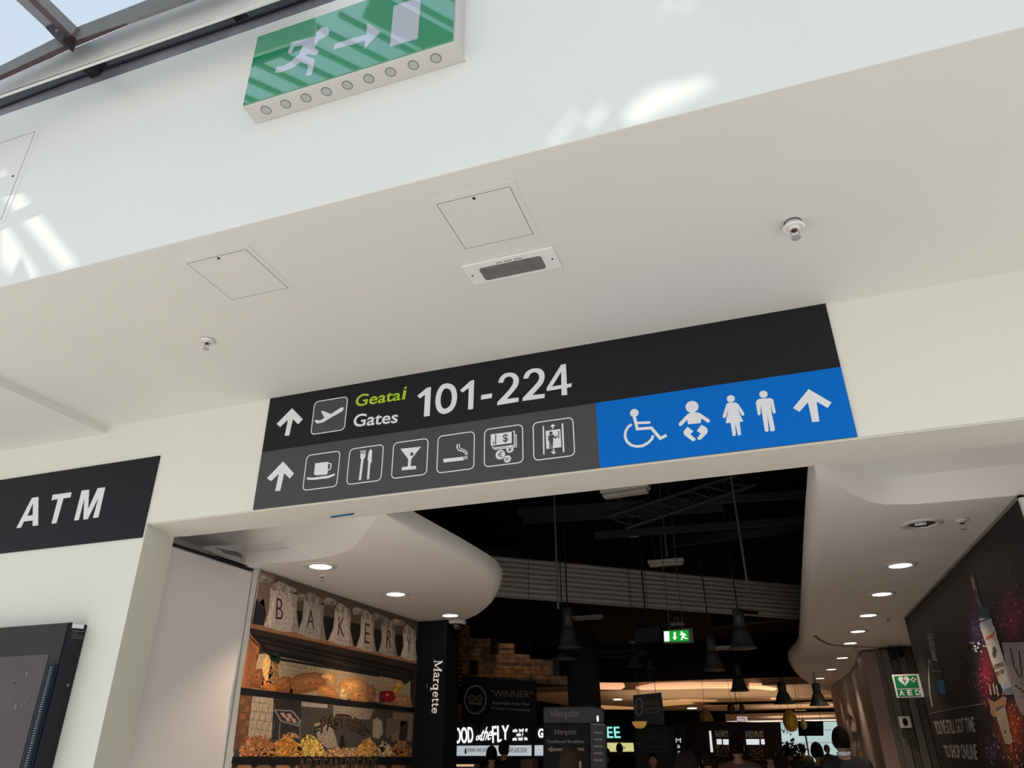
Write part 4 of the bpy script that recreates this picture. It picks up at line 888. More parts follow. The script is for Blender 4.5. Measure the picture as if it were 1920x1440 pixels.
# roller shutter box
sh = thing('roller_shutter', 'half raised grey ribbed roller shutter across the dark hall', 'roller shutter', (-1.5, 14.5, 4.0))
A0, B0 = V((-4.62, 12.03, 0)), V((1.2, 17.43, 0)); du_ = (B0-A0).normalized(); nn = V((du_.y, -du_.x, 0))
mb = MB(); N = 8; zt, zb = 4.72, 4.03
for i in range(N):
    z0 = zb+(zt-zb)*i/N; z1 = zb+(zt-zb)*(i+1)/N; zm = (z0+z1)/2; k = 0.05
    prof = [(0, z0), (k*0.9, z0+0.008), (k, zm), (k*0.6, z1-0.012), (0, z1)]
    for j in range(4):
        (d0_, za), (d1_, zb_) = prof[j], prof[j+1]
        a = A0+nn*d0_; b_ = B0+nn*d0_; c_ = B0+nn*d1_; e_ = A0+nn*d1_
        mb.add([(a.x, a.y, za), (b_.x, b_.y, za), (c_.x, c_.y, zb_), (e_.x, e_.y, zb_)], [(0, 1, 2, 3)])
mb.build('slat_curtain', SHUT, sh)
mb = MB(); mb.bar(A0+V((0, 0, 4.015)), B0+V((0, 0, 4.015)), 0.06, 0.035); mb.build('bottom_bar', SHUTL, sh)
mb = MB(); p = ext(A0, B0, 0.74)+nn*0.05; mb.bar(p+V((0, 0, 4.05))-du_*0.2, p+V((0, 0, 4.05))+du_*0.2, 0.03, 0.06); mb.build('lock_bar', HOUS, sh)
mb = MB(); mb.tube([A0+V((0, 0, 4.82))-nn*0.15+du_*0.1, A0+V((0, 0, 4.82))-nn*0.15+du_*0.9], 0.10, 14); mb.build('roller_motor', DSTEEL, sh, smooth=True)
anchor(sh)

# bell pendants
def pendant(px, y, rb, h, label, stem=1.0, on=False):
    p = at_y(*px, y); r = thing('pendant_lamp', label, 'pendant lamp', (p.x, p.y, p.z), 'bell pendant lamps')
    MB().lathe((0, 0, 0), [(rb, 0), (rb*1.05, 0.015), (rb*0.9, 0.04), (rb*0.78, h*0.35), (rb*0.62, h*0.75), (rb*0.5, h), (rb*0.2, h+0.01)], 26).build('shade', PEND, r, smooth=True)
    MB().lathe((0, 0, 0), [(rb*0.42, h), (rb*0.42, h+h*0.9), (rb*0.25, h+h*0.95)], 18).build('gear_housing', PEND, r, smooth=True)
    if on: MB().disc((0, 0, 0.006), rb*0.7, MZ, 0.004, 20).build('lamp', mat('dim_lamp', (0.8, 0.7, 0.5), 0.5, emit=(1, 0.85, 0.6), es=0.35), r)
    MB().tube([(0, 0, h*1.9), (0, 0, ZD-p.z)], 0.012, 6).build('stem', DSTEEL, r)
    return r
pendant(m2(1378, 365), 12, 0.19, 0.33, 'bell pendant lamp left of centre below the rod', 1.6)
pendant(m3(1505, 370), 12, 0.20, 0.30, 'bell pendant lamp under the shutter right of the green exit sign', 1.5, True)
pendant(m3(1243, 565), 13, 0.17, 0.28, 'bell pendant lamp between the exit sign and warm coves', 1.5)
pendant(m3(525, 530), 15.8, 0.17, 0.25, 'bell pendant lamp under the perforated ring', 1.5, True)
pendant(m3(670, 660), 17, 0.17, 0.22, 'small bell pendant lamp touching the left cove band', 2)
pendant(m3(1475, 750), 18, 0.20, 0.30, 'black pendant silhouetted on the cove band', 2)
pendant(m4(340, 865), 22, 0.26, 0.28, 'black pendant silhouetted left on the far cove', 2)
pendant(m4(655, 880), 22, 0.24, 0.28, 'black pendant silhouetted right on the far cove', 2)
fl = thing('dish_lamp', 'wide pale dish lamp shade right of the wood boards', 'lamp', at_y(*m2(1330, 470), 12.5))
MB().lathe((0, 0, 0), [(0.22, 0), (0.2, 0.03), (0.08, 0.08), (0.05, 0.14)], 24).build('shade', PEND, fl, smooth=True); MB().tube([(0, 0, 0.14), (0, 0, ZD-fl.location.z)], 0.01, 6).build('stem', DSTEEL, fl)
rp_ = thing('perforated_ring', 'dark perforated round ceiling ring behind the pendants', 'ceiling ring', at_y(*m3(350, 410), 15))
MB().lathe((0, 0, 0), [(0.64, 0.05), (0.66, 0), (0.60, -0.02), (0.38, -0.01), (0.38, 0.04)], 40).build('ring', DUCT, rp_)
mb = MB()
for i in range(30): a = 2*PI*i/30; mb.disc((0.52*math.cos(a), 0.52*math.sin(a), -0.02), 0.022, MZ, 0.006, 8)
mb.build('hole_row', PEND, rp_)
for a in (0.5, 2.6, 4.7): MB().tube([(0.6*math.cos(a), 0.6*math.sin(a), 0), (0.6*math.cos(a), 0.6*math.sin(a), ZD-rp_.location.z)], 0.008, 6).build('hanger', DSTEEL, rp_)
ps = thing('projector_housing', 'black angled projector housing left of the green exit sign', 'projector', at_y(*m3(640, 250), 13))
MB().prism([V((-0.26, -0.12, -0.12)), V((-0.18, -0.12, 0.12)), V((0.25, -0.12, 0.16)), V((0.28, -0.12, -0.08))], V((0, 1, 0)), 0.3).build('body', HOUS, ps, bevel=0.02); MB().tube([(0, 0.03, 0.12), (0, 0.03, ZD-ps.location.z)], 0.015, 6).build('stem', DSTEEL, ps)
MB().ellipsoid((-0.25, -0.1, -0.1), 0.06, 0.04, 0.025).build('lens', GREYST, ps, smooth=True)

# hanging green exit sign
eh = thing('hanging_exit_sign', 'small lit green exit sign hanging under the roller shutter', 'exit sign', at_y(*m3(905, 245), 11))
e0 = eh.location.copy(); Hh = lambda a, b: at_y(*m3(a, b), 11)-e0
MB().prism([Hh(*p) for p in ((780, 198), (1046, 178), (1058, 310), (788, 318))], V((0, 1, 0)), 0.07).build('case', mat('exit_case', (0.10, 0.14, 0.10), 0.5), eh, bevel=0.006)
MB().prism([Hh(*p) for p in ((790, 211), (1012, 197), (1018, 298), (795, 304))], NY, 0.006).build('green_face', LITGR, eh)
MB().prism([Hh(*p)+NY*0.006 for p in ((792, 213), (838, 210), (842, 300), (797, 303))], NY, 0.003).build('doorway_symbol', LITEX, eh)
n9 = V((0, -0.006, 0))
mb = MB(); mb.prism([Hh(*p)+n9 for p in ((880, 218), (897, 217), (899, 262), (909, 262), (889, 290), (870, 264), (881, 264))], NY, 0.003); mb.build('arrow', LITEX, eh)
mb = MB(); mb.disc(Hh(950, 217)+n9, 0.012, NY, 0.003, 12)
mb.prism([Hh(*p)+n9 for p in ((935, 236), (960, 222), (985, 234), (994, 250), (985, 252), (975, 240), (972, 256), (990, 270), (1008, 270), (1006, 278), (984, 279), (962, 264), (956, 290), (944, 288), (954, 252), (956, 238), (940, 246))], NY, 0.003); mb.build('running_man', LITEX, eh)
MB().box((Hh(835, 0).x, 0.01, Hh(900, 158).z), (Hh(955, 0).x, 0.06, Hh(900, 128).z)).build('bracket', PEND, eh)
for a in (838, 960): MB().tube([Hh(a, 190)+V((0, 0.03, 0)), Hh(a-10, 60)+V((0, 0.03, 0)), V((Hh(a-10, 60).x, 0.03, ZD-e0.z))], 0.006, 6).build('hanger', RODM, eh)
MB().tube([Hh(885, 128), Hh(884, 96), Hh(900, 80), Hh(918, 92), Hh(920, 126)], 0.006, 6).build('cable_loop', RODM, eh)

# ------------------------------------------------------------------ wood-clad wall left
W2 = PY(13.0, m2)
wl = thing('wood_cladding', 'rough brown timber board wall with stepped top behind the navy pillar', 'timber wall', W2(800, 660))
def board(pts, m, name='board', t=0.08, y=13.0):
    MB().prism([at_y(*m2(*p), y) for p in pts], V((0, 1, 0)), t).build(name, m, wl)
rows = [(275, 470, 150, 260), (275, 660, 262, 300), (275, 880, 300, 345), (275, 880, 345, 392), (275, 1020, 392, 432), (275, 1240, 432, 476), (420, 1240, 476, 530), (420, 1240, 530, 575), (420, 1360, 575, 610), (500, 1360, 610, 655)]
for i, (a, b_, t0, t1) in enumerate(rows):
    f = lambda x: (x-275)*0.035
    board([(a, t0+f(a)), (b_, t0+f(b_)), (b_, t1+f(b_)-3), (a, t1+f(a)-3)], WOODLIT if i in (6, 7, 8) else WOOD, y=13.0-0.02*(i % 3))
for i in range(9): board([(262, 365+i*40), (420, 378+i*38), (420, 398+i*38), (262, 388+i*40)], WOOD, 'slat', 0.06, 12.85)
board([(275, 480), (1360, 520), (1360, 700), (250, 730)], BLACKG, 'backing', 0.05, 13.15)
for (x, y0, y1) in ((698, 270, 410), (1262, 470, 605), (515, 470, 600)): board([(x-28, y0), (x+28, y0), (x+28, y1), (x-28, y1)], HOUS, 'spotlight_bracket', 0.1, 12.75)
anchor(wl)
ld = bpy.data.lights.new('board_spot', 'SPOT'); ld.energy = 10; ld.color = (1, 0.62, 0.3); ld.spot_size = 1.5; ld.spot_blend = 0.9; ld.shadow_soft_size = 0.05
lo = bpy.data.objects.new('board_spot', ld); C.collection.objects.link(lo); pt = W2(850, 540); lo.location = (pt.x+0.2, 12.3, pt.z+0.9); lo.rotation_euler = (V((pt.x, 13, pt.z))-lo.location).to_track_quat('-Z', 'Y').to_euler()

# hanging board WINNER
def hang_board(name, label, k, y, quad, texts, m=BLACKG, oval=None):
    P = [at_y(*k(*q), y) for q in quad]; c = sum(P, V())/4; r = thing(name, label, 'sign', c)
    MB().prism(P, V((0, 1, 0)), 0.04).build('board', m, r)
    for t_, q, mm, bo in texts:
        mb = MB(); text_on(mb, t_, [at_y(*k(*z), y-0.001) for z in q], NY, 0.004, bold=bo); mb.build('lettering', mm, r)
    if oval:
        (cx_, cy_, rx_, ry_) = oval; mb = MB()
        mb.stroke([at_y(*k(cx_+rx_*math.cos(i*PI/14), cy_+ry_*math.sin(i*PI/14)), y-0.001) for i in range(28)], 0.03, NY, 0.003, closed=True); mb.build('award_ring', DIMT, r)
        for sx_ in (-1, 1):
            mb = MB(); mb.stroke([at_y(*k(cx_+rx_*0.36*sx_+rx_*0.28*math.cos(i*PI/6), cy_-ry_*0.12+ry_*0.16*math.sin(i*PI/6)), y-0.001) for i in range(12)], 0.03, NY, 0.003, closed=True); mb.build('award_swirl', DIMC, r)
    for s_ in (0, 1):
        a = P[0] if s_ == 0 else P[1]; MB().tube([a+V((0.1-0.2*s_, 0.02, 0)), V((a.x+0.1-0.2*s_, a.y+0.02, ZD))], 0.005, 5).build('hanging_wire', DSTEEL, r)
    anchor(r); return r
hang_board('award_board', 'hanging black WINNER award board above the food sign', m2, 12.2, ((415, 612), (1080, 660), (1080, 1050), (405, 1040)),
           [('"WINNER"', ((672, 735), (1050, 750), (1045, 808), (675, 800)), DIMC, 0.01), ('Food Hall of the Year', ((690, 838), (1025, 852), (1022, 878), (690, 868)), DIMT, 0.02),
            ('2 Years Consecutively', ((682, 888), (1030, 908), (1028, 934), (682, 918)), DIMT, 0.02), ('WINNER', ((470, 842), (600, 848), (600, 875), (470, 872)), DIMT, 0.03)], oval=(535, 825, 95, 125))
hang_board('award_board', 'second smaller award board hanging before the warm cove band', m3, 14.0, ((512, 785), (765, 760), (800, 1050), (528, 1045)),
           [('WINNER', ((612, 840), (750, 825), (756, 868), (616, 880)), DIMC, 0.01), ('Food Hall of the Year', ((618, 898), (762, 890), (764, 912), (620, 918)), DIMT, 0.02), ('2 Years Consecutively', ((618, 932), (762, 926), (764, 946), (620, 950)), DIMT, 0.02)], m=DGREY, oval=(568, 890, 32, 75))
# FOOD on the FLY
S_ = PY(13.2, m2)
ff = thing('food_shop_sign', 'black food shop front with big lit white letters above a menu strip', 'shop sign', S_(700, 1150))
MB().prism([S_(240, 1040), S_(1150, 1050), S_(1150, 1640), S_(240, 1640)], V((0, 1, 0)), 0.3).build('black_back', BLACKG, ff)
S_ = PY(13.19, m2)
mb = MB(); text_on(mb, 'OOD', [S_(348, 1078), S_(512, 1068), S_(518, 1212), S_(350, 1222)], NY, 0.02, bold=0.012); mb.build('capital_lettering', LITW, ff); mb = MB(); text_on(mb, 'FLY', [S_(686, 1064), S_(838, 1054), S_(835, 1196), S_(690, 1214)], NY, 0.02, bold=0.008); mb.build('capital_lettering', LITW, ff); mb = MB(); text_on(mb, 'G', [S_(1102, 1085), S_(1148, 1085), S_(1148, 1168), S_(1100, 1168)], NY, 0.02, bold=0.03)
mb.build('capital_lettering', LITW, ff)
mb = MB(); text_on(mb, 'on', [S_(540, 1150), S_(588, 1140), S_(592, 1185), S_(542, 1194)], NY, 0.015, bold=0.0, shear=0.4); text_on(mb, 'the', [S_(590, 1075), S_(690, 1065), S_(680, 1188), S_(580, 1196)], NY, 0.015, bold=0.0, shear=0.5)
mb.build('script_lettering', LITW, ff)
mb = MB(); marks(mb, (S_(870, 1104), S_(1005, 1098)), NY, 0.01, 12, 0.055); marks(mb, (S_(905, 1140), S_(965, 1138)), NY, 0.01, 6, 0.055); marks(mb, (S_(868, 1180), S_(1005, 1175)), NY, 0.01, 13, 0.055)
mb.build('small_lettering', LITW, ff)
MB().prism([S_(346, 1240), S_(1040, 1235), S_(1040, 1330), S_(346, 1330)], NY, 0.02).build('menu_strip', LITMENU, ff); MB().prism([S_(1070, 1236), S_(1148, 1234), S_(1148, 1328), S_(1070, 1330)], NY, 0.02).build('menu_strip', LITMENU, ff)
S_ = PY(13.168, m2)
mb = MB(); text_on(mb, 'DRINKS AND JUICES', [S_(462, 1262), S_(665, 1258), S_(665, 1304), S_(462, 1308)], NY, 0.004); text_on(mb, 'WRAPS AND SUSHI', [S_(806, 1260), S_(996, 1256), S_(996, 1300), S_(806, 1304)], NY, 0.004); text_on(mb, 'S', [S_(354, 1268), S_(368, 1268), S_(368, 1304), S_(354, 1304)], NY, 0.004)
mb.prism([S_(*p) for p in ((443, 1260), (450, 1260), (454, 1280), (454, 1312), (439, 1312), (439, 1280))], NY, 0.004); mb.build('menu_lettering', DGREY, ff)
anchor(ff)
# narrow boards between pillar and food sign
S_ = PY(12.6, m2)
mb = MB(); mb.prism([S_(246, 1035), S_(335, 1045), S_(332, 1172), S_(240, 1165)], V((0, 1, 0)), 0.05); tag(mb.build('notice_board', mat('dull_brown_board', (0.10, 0.07, 0.055), 0.7)), 'small dull brown notice board right of the navy pillar', 'notice')
mb = MB(); mb.prism([S_(248, 870), S_(400, 870), S_(400, 1020), S_(246, 1022)], V((0, 1, 0)), 0.05); cr = tag(mb.build('timber_crate_sign', WOOD), 'brown timber sign board low beside the award board', 'sign')
mb = MB(); text_on(mb, 'FOOD', [S_(300, 925), S_(396, 930), S_(396, 985), S_(290, 990)], NY, 0.004, bold=0.01); mb.build('lettering', DIMC, cr)
cu_ = thing('drinks_cooler', 'narrow cooler with teal glow beside the navy pillar', 'cooler', S_(272, 1400))
MB().prism([S_(238, 1175), S_(304, 1180), S_(300, 1640), S_(232, 1640)], V((0, 1, 0)), 0.25).build('cabinet', DGREY, cu_)
MB().prism([S_(246, 1186), S_(300, 1190), S_(298, 1285), S_(242, 1282)], NY, 0.01).build('lit_header', mat('teal_header', (0.03, 0.12, 0.14), 0.5, emit=(0.05, 0.25, 0.3), es=0.5), cu_)
MB().prism([S_(242, 1300), S_(298, 1302), S_(294, 1560), S_(236, 1560)], NY, 0.01).build('shelf_front', mat('amber_shelf_glow', (0.2, 0.12, 0.04), 0.5, emit=(0.3, 0.18, 0.05), es=0.3), cu_)
anchor(cu_)
# counter glow under the menu
S_ = PY(12.9, m2)
ct = thing('serving_counter', 'warm lit serving counter under the food sign', 'counter', S_(420, 1430))
MB().prism([S_(346, 1408), S_(530, 1405), S_(530, 1640), S_(346, 1640)], V((0, 1, 0)), 0.25).build('counter_body', WOOD, ct)
mb = MB()
for i in range(7): mb.prism([S_(360+i*24, 1408), S_(378+i*24, 1406), S_(378+i*24, 1425), S_(360+i*24, 1426)], NY, 0.02)
mb.build('display_lamps', mat('counter_glow', (1, 0.8, 0.6), 0.5, emit=(1, 0.7, 0.45), es=0.6), ct); anchor(ct)
mb = MB(); S_ = PY(12.5, m2); mb.prism([S_(940, 1365), S_(1050, 1362), S_(1050, 1640), S_(940, 1640)], V((0, 1, 0)), 0.3); tag(mb.build('display_cabinet', mat('tan_cabinet', (0.20, 0.12, 0.08), 0.6)), 'tan display cabinet behind the people under the food sign', 'cabinet')
# dark column
c0 = at_y(*m2(1365, 700), 13.2); c1 = at_y(*m2(1588, 700), 13.2)
tag(MB().box((c0.x, 13.2, 0), (c1.x, 13.8, at_y(*m2(1400, 240), 13.2).z)).build('dark_column', NAVY), 'wide dark column right of the timber boards', 'column')

# Marqette totem
S_ = PY(9.0, m2)
mt = thing('totem_sign', 'dark totem sign with a tan left arrow and dim lettering', 'sign', S_(1420, 1300))
MB().prism([S_(1142, 890), S_(1590, 880), S_(1690, 905), S_(1690, 1040), S_(1142, 1040)], V((0, 1, 0)), 0.08).build('header_box', DGREY, mt, bevel=0.02)
MB().prism([S_(1145, 1045), S_(1560, 1048), S_(1560, 1660), S_(1145, 1660)], V((0, 1, 0)), 0.06).build('front_board', BLACKG, mt)
MB().prism([S_(1566, 1050), S_(1705, 1058), S_(1712, 1660), S_(1575, 1660)], V((0, 1, 0)), 0.08).build('side_board', DGREY, mt)
MB().prism([S_(1576, 1038), S_(1700, 1044), S_(1700, 1058), S_(1576, 1052)], NY, 0.02).build('shelf_edge', DIMT, mt)
S_ = PY(8.999, m2)
mb = MB(); serif_on('Marqette', [S_(1210, 922), S_(1472, 918), S_(1472, 995), S_(1210, 995)], NY, 0.004, DIMT, mt); serif_on('Marqette', [S_(1245, 1093), S_(1445, 1091), S_(1445, 1150), S_(1245, 1150)], NY, 0.004, DIMT, mt); text_on(mb, 'Traditional Breakfast', [S_(1178, 1188), S_(1512, 1186), S_(1512, 1215), S_(1178, 1216)], NY, 0.004, bold=0.02)
for i in range(5): mb.stroke([S_(1600, 1120+i*62), S_(1680, 1122+i*62)], 0.02, NY, 0.003)
mb.build('lettering', DIMT, mt)
mb = MB(); mb.prism([S_(*p) for p in ((1180, 1272), (1228, 1244), (1228, 1262), (1515, 1258), (1515, 1284), (1228, 1288), (1228, 1300))], NY, 0.004); mb.build('arrow', mat('tan_arrow', (0.20, 0.15, 0.13), 0.6), mt)
mb = MB(); mb.ellipsoid(S_(1635, 995), 0.012, 0.01, 0.035); mb.build('small_lamp', LITW, mt, smooth=True); anchor(mt)

# coffee sign + yellow menu
S_ = PY(20, m3)
cf = thing('coffee_shop_sign', 'black shop fascia with lit cyan letters and a yellow menu', 'shop sign', S_(330, 1150))
MB().prism([S_(130, 915), S_(1340, 930), S_(1340, 1640), S_(130, 1640)], V((0, 1, 0)), 0.3).build('black_back', BLACKG, cf)
S_ = PY(19.98, m3)
mb = MB(); text_on(mb, 'FEE', [S_(215, 1070), S_(390, 1068), S_(402, 1170), S_(222, 1170)], NY, 0.03, bold=0.01, space=1.05); mb.build('lettering', LITCY, cf)
MB().prism([S_(262, 1212), S_(516, 1214), S_(522, 1292), S_(266, 1294)], NY, 0.02).build('menu_panel', LITYE, cf)
S_ = PY(19.955, m3)
mb = MB(); marks(mb, (S_(395, 1254), S_(462, 1254)), NY, 0.01, 5, 0.07); mb.build('menu_lettering', DGREY, cf); anchor(cf)
# juice blackboard + Marqette vertical sign
S_ = PY(15, m3)
jb = thing('menu_blackboard', 'dim blackboard menu stand below the smaller award board', 'menu board', S_(700, 1200))
MB().prism([S_(530, 1060), S_(866, 1060), S_(880, 1640), S_(540, 1640)], V((0, 1, 0)), 0.2).build('board', mat('slate', (0.022, 0.025, 0.02), 0.7), jb)
mb = MB(); text_on(mb, 'JUICES', [S_(556, 1150), S_(830, 1142), S_(830, 1195), S_(560, 1205)], NY, 0.004); mb.stroke([S_(650, 1115), S_(710, 1113)], 0.02, NY, 0.004); mb.stroke([S_(560, 1250), S_(820, 1248)], 0.015, NY, 0.004); mb.stroke([S_(532, 1222), S_(605, 1221)], 0.03, NY, 0.004)
mb.build('lettering', mat('chalk_dim', (0.07, 0.07, 0.06), 0.7), jb); anchor(jb)
S_ = PY(14.5, m3)
vm = thing('vertical_shop_sign', 'slim black vertical sign with stacked white letters', 'sign', S_(925, 1300))
MB().prism([S_(872, 1055), S_(970, 1055), S_(985, 1640), S_(880, 1640)], V((0, 1, 0)), 0.1).build('board', BLACKG, vm)
mb = MB()
for ch_, y_, a, b_ in (('M', 1172, 898, 944), ('a', 1232, 910, 938), ('r', 1288, 918, 940), ('q', 1340, 914, 942), ('e', 1396, 918, 944)): text_on(mb, ch_, [S_(a, y_), S_(b_, y_), S_(b_, y_+(40 if ch_ == 'M' else 28)), S_(a, y_+(40 if ch_ == 'M' else 28))], NY, 0.006)
mb.build('lettering', mat('lit_cream', (0.9, 0.9, 0.9), 0.5, emit=(0.9, 0.92, 0.95), es=0.6), vm); anchor(vm)
# burgundy shop
S_ = PY(16, m3)
bs = thing('burgundy_kiosk', 'dark burgundy shop kiosk with two lit picture panels', 'kiosk', S_(1400, 1300))
MB().prism([S_(860, 1015), S_(1840, 1030), S_(1880, 1640), S_(870, 1640)], V((0, 1, 0)), 0.4).build('body', BURG, bs)
S_ = PY(15.98, m3)
pc = MB()
def pq(a, b_, c_, d_, col): pc.flat([S_(a, b_), S_(c_, b_), S_(c_, d_), S_(a, d_)], col)
for X0_, X1_, Y0_, Y1_ in ((1250, 1368, 1102, 1160), (1525, 1686, 1105, 1165)):
    pq(X0_, Y0_, X1_, Y1_, (0.30, 0.26, 0.22))
    for i in range(26):
        a = random.uniform(X0_, X1_-20); b_ = random.uniform(Y0_, Y1_-14); pc.flat([S_(a, b_)+NY*0.003, S_(a+18, b_+2)+NY*0.003, S_(a+14, b_+14)+NY*0.003, S_(a-3, b_+10)+NY*0.003], random.choice([(0.7, 0.68, 0.62), (0.05, 0.03, 0.03), (0.3, 0.15, 0.08), (0.5, 0.4, 0.3)]))
for X0_, X1_, Y0_, Y1_ in ((1240, 1368, 1232, 1290), (1560, 1700, 1235, 1330)):
    for i in range(90):
        a = random.uniform(X0_, X1_); b_ = random.uniform(Y0_, Y1_+40); pc.flat([S_(a, b_)+NY*0.003, S_(a+8, b_)+NY*0.003, S_(a+7, b_+9)+NY*0.003, S_(a, b_+8)+NY*0.003], random.choice([(0.35, 0.2, 0.08), (0.12, 0.10, 0.04), (0.25, 0.05, 0.04), (0.4, 0.3, 0.15)]))
pc.build('product_pictures', PRINT, bs)
for q in (((1265, 1180), (1310, 1180), (1312, 1228), (1268, 1228)), ((1322, 1182), (1374, 1182), (1374, 1230), (1326, 1230)), ((1530, 1180), (1650, 1180), (1650, 1230), (1536, 1230)), ((1664, 1180), (1695, 1180), (1700, 1228), (1668, 1228)), ((1197, 1105), (1215, 1105), (1235, 1298), (1212, 1298))):
    MB().prism([S_(*p) for p in q], NY, 0.01).build('lit_panel', mat('lit_white_panel', (0.8, 0.8, 0.8), 0.5, emit=(0.85, 0.9, 0.95), es=0.75), bs)
anchor(bs)
cs = thing('red_letter_sign', 'small white sign with red letters above the burgundy kiosk', 'sign', at_y(*m3(1490, 1005), 24))
S_ = lambda a, b_, y=24: at_y(*m3(a, b_), y)
MB().prism([S_(1448, 975), S_(1540, 978), S_(1542, 1040), S_(1450, 1036)], V((0, 1, 0)), 0.1).build('panel', LITMENU, cs)
MB().tube([S_(1460, 976)+V((0, 0.05, 0)), V((S_(1460, 976).x, 24.05, ZD))], 0.01, 5).build('hanger', DSTEEL, cs)
mb = MB(); text_on(mb, 'CITY', [S_(1455, 985)+NY*0.01, S_(1532, 988)+NY*0.01, S_(1532, 1032)+NY*0.01, S_(1455, 1030)+NY*0.01], NY, 0.01, bold=0.02); mb.build('lettering', mat('red_letters', (0.4, 0.02, 0.02), 0.5, emit=(0.5, 0.02, 0.03), es=0.4), cs); anchor(cs)

# golden eggs
def egg(k, c, rx, y, label, m, wire=True, squash=1.45):
    p = at_y(*k(*c), y); r_ = rx/k_sc(k)*y/F_PX*1.02
    r = thing('hanging_egg', label, 'decoration', p, 'foil egg decorations')
    prof = [(0.001, -r_*squash)] + [(r_*math.sin(t)*(1+0.10*math.cos(t)), -r_*squash*math.cos(t)) for t in [PI*i/12 for i in range(1, 12)]] + [(0.001, r_*squash)]
    MB().lathe((0, 0, 0), [(a, -b) if False else (a, b) for a, b in prof], 20).build('shell', m, r, smooth=True)
    if wire: MB().tube([(0, 0, r_*squash), (0, 0, (ZC if y > 24 else ZD)-p.z)], 0.004, 5).build('wire', DSTEEL, r)
def k_sc(k): a = k(0, 0); b = k(100, 0); return 100/(b[0]-a[0])
egg(m4, (392, 1012), 54, 17, 'large golden egg hanging before the bright window', GOLD)
egg(m4, (512, 1048), 24, 22, 'small pale egg hanging beside the large golden egg', GOLDP)
egg(m3, (1172, 1012), 55, 16.8, 'golden egg hanging just behind the top of the burgundy kiosk', GOLD)
egg(m3, (1397, 905), 30, 20, 'dark egg hanging left under the cove ceiling', WOOD)
egg(m3, (1493, 905), 22, 22, 'smaller dark egg hanging right of its pair under the cove ceiling', WOOD)
bl = thing('bowl_lamp', 'amber bowl lamp at the foot of the smaller award board', 'lamp', at_y(*m3(572, 1050), 13.6))
MB().lathe((0, 0, 0), [(0.13, 0.05), (0.115, 0.0), (0.07, -0.05), (0.02, -0.06)], 20).build('bowl', mat('amber_glass', (0.5, 0.25, 0.05), 0.4, emit=(0.7, 0.35, 0.08), es=0.35), bl, smooth=True)
MB().tube([(0, 0, -0.03), (0, 0, ZD-bl.location.z)], 0.003, 5).build('cord', DSTEEL, bl)

# ------------------------------------------------------------------ far coved ceiling and far window
ZC = 3.8
def zp(k, a, b_, z=ZC): return at_z(*k(a, b_), z)
struct('ceiling', MB().box((-22, 33.6, ZC), (14, 66, ZC+0.3)), FARCEIL)
struct('wall_front', MB().box((-22, 33.0, ZC+0.25), (14, 33.1, 6.5)), DARK)
struct('ceiling', MB().box((-22, 24, ZD), (14, 34, ZD+0.1)), DARK)
def band(k, pts, label, m, z, t=0.10):
    c = [at_z(*k(*p), z) for p in pts]; tag(MB().prism(c, V((0, 0, 1)), t).build('cove_light', m), label, 'cove light', 'warm cove lights')
CB = 3.78
band(m3, [(148, 695), (425, 697), (440, 715), (400, 735), (150, 733)], 'short warm cove light band beside the dark column', COVE, CB)
band(m3, [(540, 730), (700, 700), (1000, 690), (1430, 688), (1430, 725), (1200, 725), (900, 732), (600, 738)], 'long curved warm cove light band across the far ceiling', COVE, CB)
band(m3, [(1560, 698), (1700, 702), (1825, 728), (1780, 745), (1640, 730), (1560, 726)], 'tapering right end of the warm cove band past the black pendant', COVE, CB)
band(m4, [(215, 812), (305, 815), (300, 842), (225, 835)], 'small warm cove patch left of the silhouetted pendants', COVE, CB)
band(m4, [(365, 818), (625, 832), (620, 858), (365, 845)], 'warm cove band between the two silhouetted pendants', COVE, CB)
band(m4, [(688, 848), (780, 850), (780, 865), (688, 862)], 'short warm cove band against the right wall', COVE, CB)
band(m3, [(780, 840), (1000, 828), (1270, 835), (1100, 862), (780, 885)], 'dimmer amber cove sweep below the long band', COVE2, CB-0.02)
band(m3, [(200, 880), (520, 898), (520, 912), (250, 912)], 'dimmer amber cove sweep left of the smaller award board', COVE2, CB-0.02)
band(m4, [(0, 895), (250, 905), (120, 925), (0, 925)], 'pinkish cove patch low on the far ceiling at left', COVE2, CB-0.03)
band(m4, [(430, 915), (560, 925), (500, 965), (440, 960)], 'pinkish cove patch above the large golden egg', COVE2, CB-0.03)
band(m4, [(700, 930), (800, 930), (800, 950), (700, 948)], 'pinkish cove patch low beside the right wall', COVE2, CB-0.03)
fd = [(m3, (375, 820)), (m3, (1045, 900)), (m3, (1278, 887)), (m4, (390, 925)), (m4, (75, 948)), (m3, (1610, 950))]
fl_ = ['over the coffee sign', 'right of the smaller award board', 'further right under the long band', 'above the large golden egg', 'at the left of the golden egg', 'above the red letter sign']
for (k, c), lb_ in zip(fd, fl_):
    p = at_z(*k(*c), ZC-0.001); tag(MB().disc((p.x, p.y, ZC-0.02), 0.20 if p.y < 50 else 0.3, MZ, 0.02, 18).build('far_downlight', LAMPON), 'small lit far ceiling downlight '+lb_, 'downlight', 'far hall downlights')
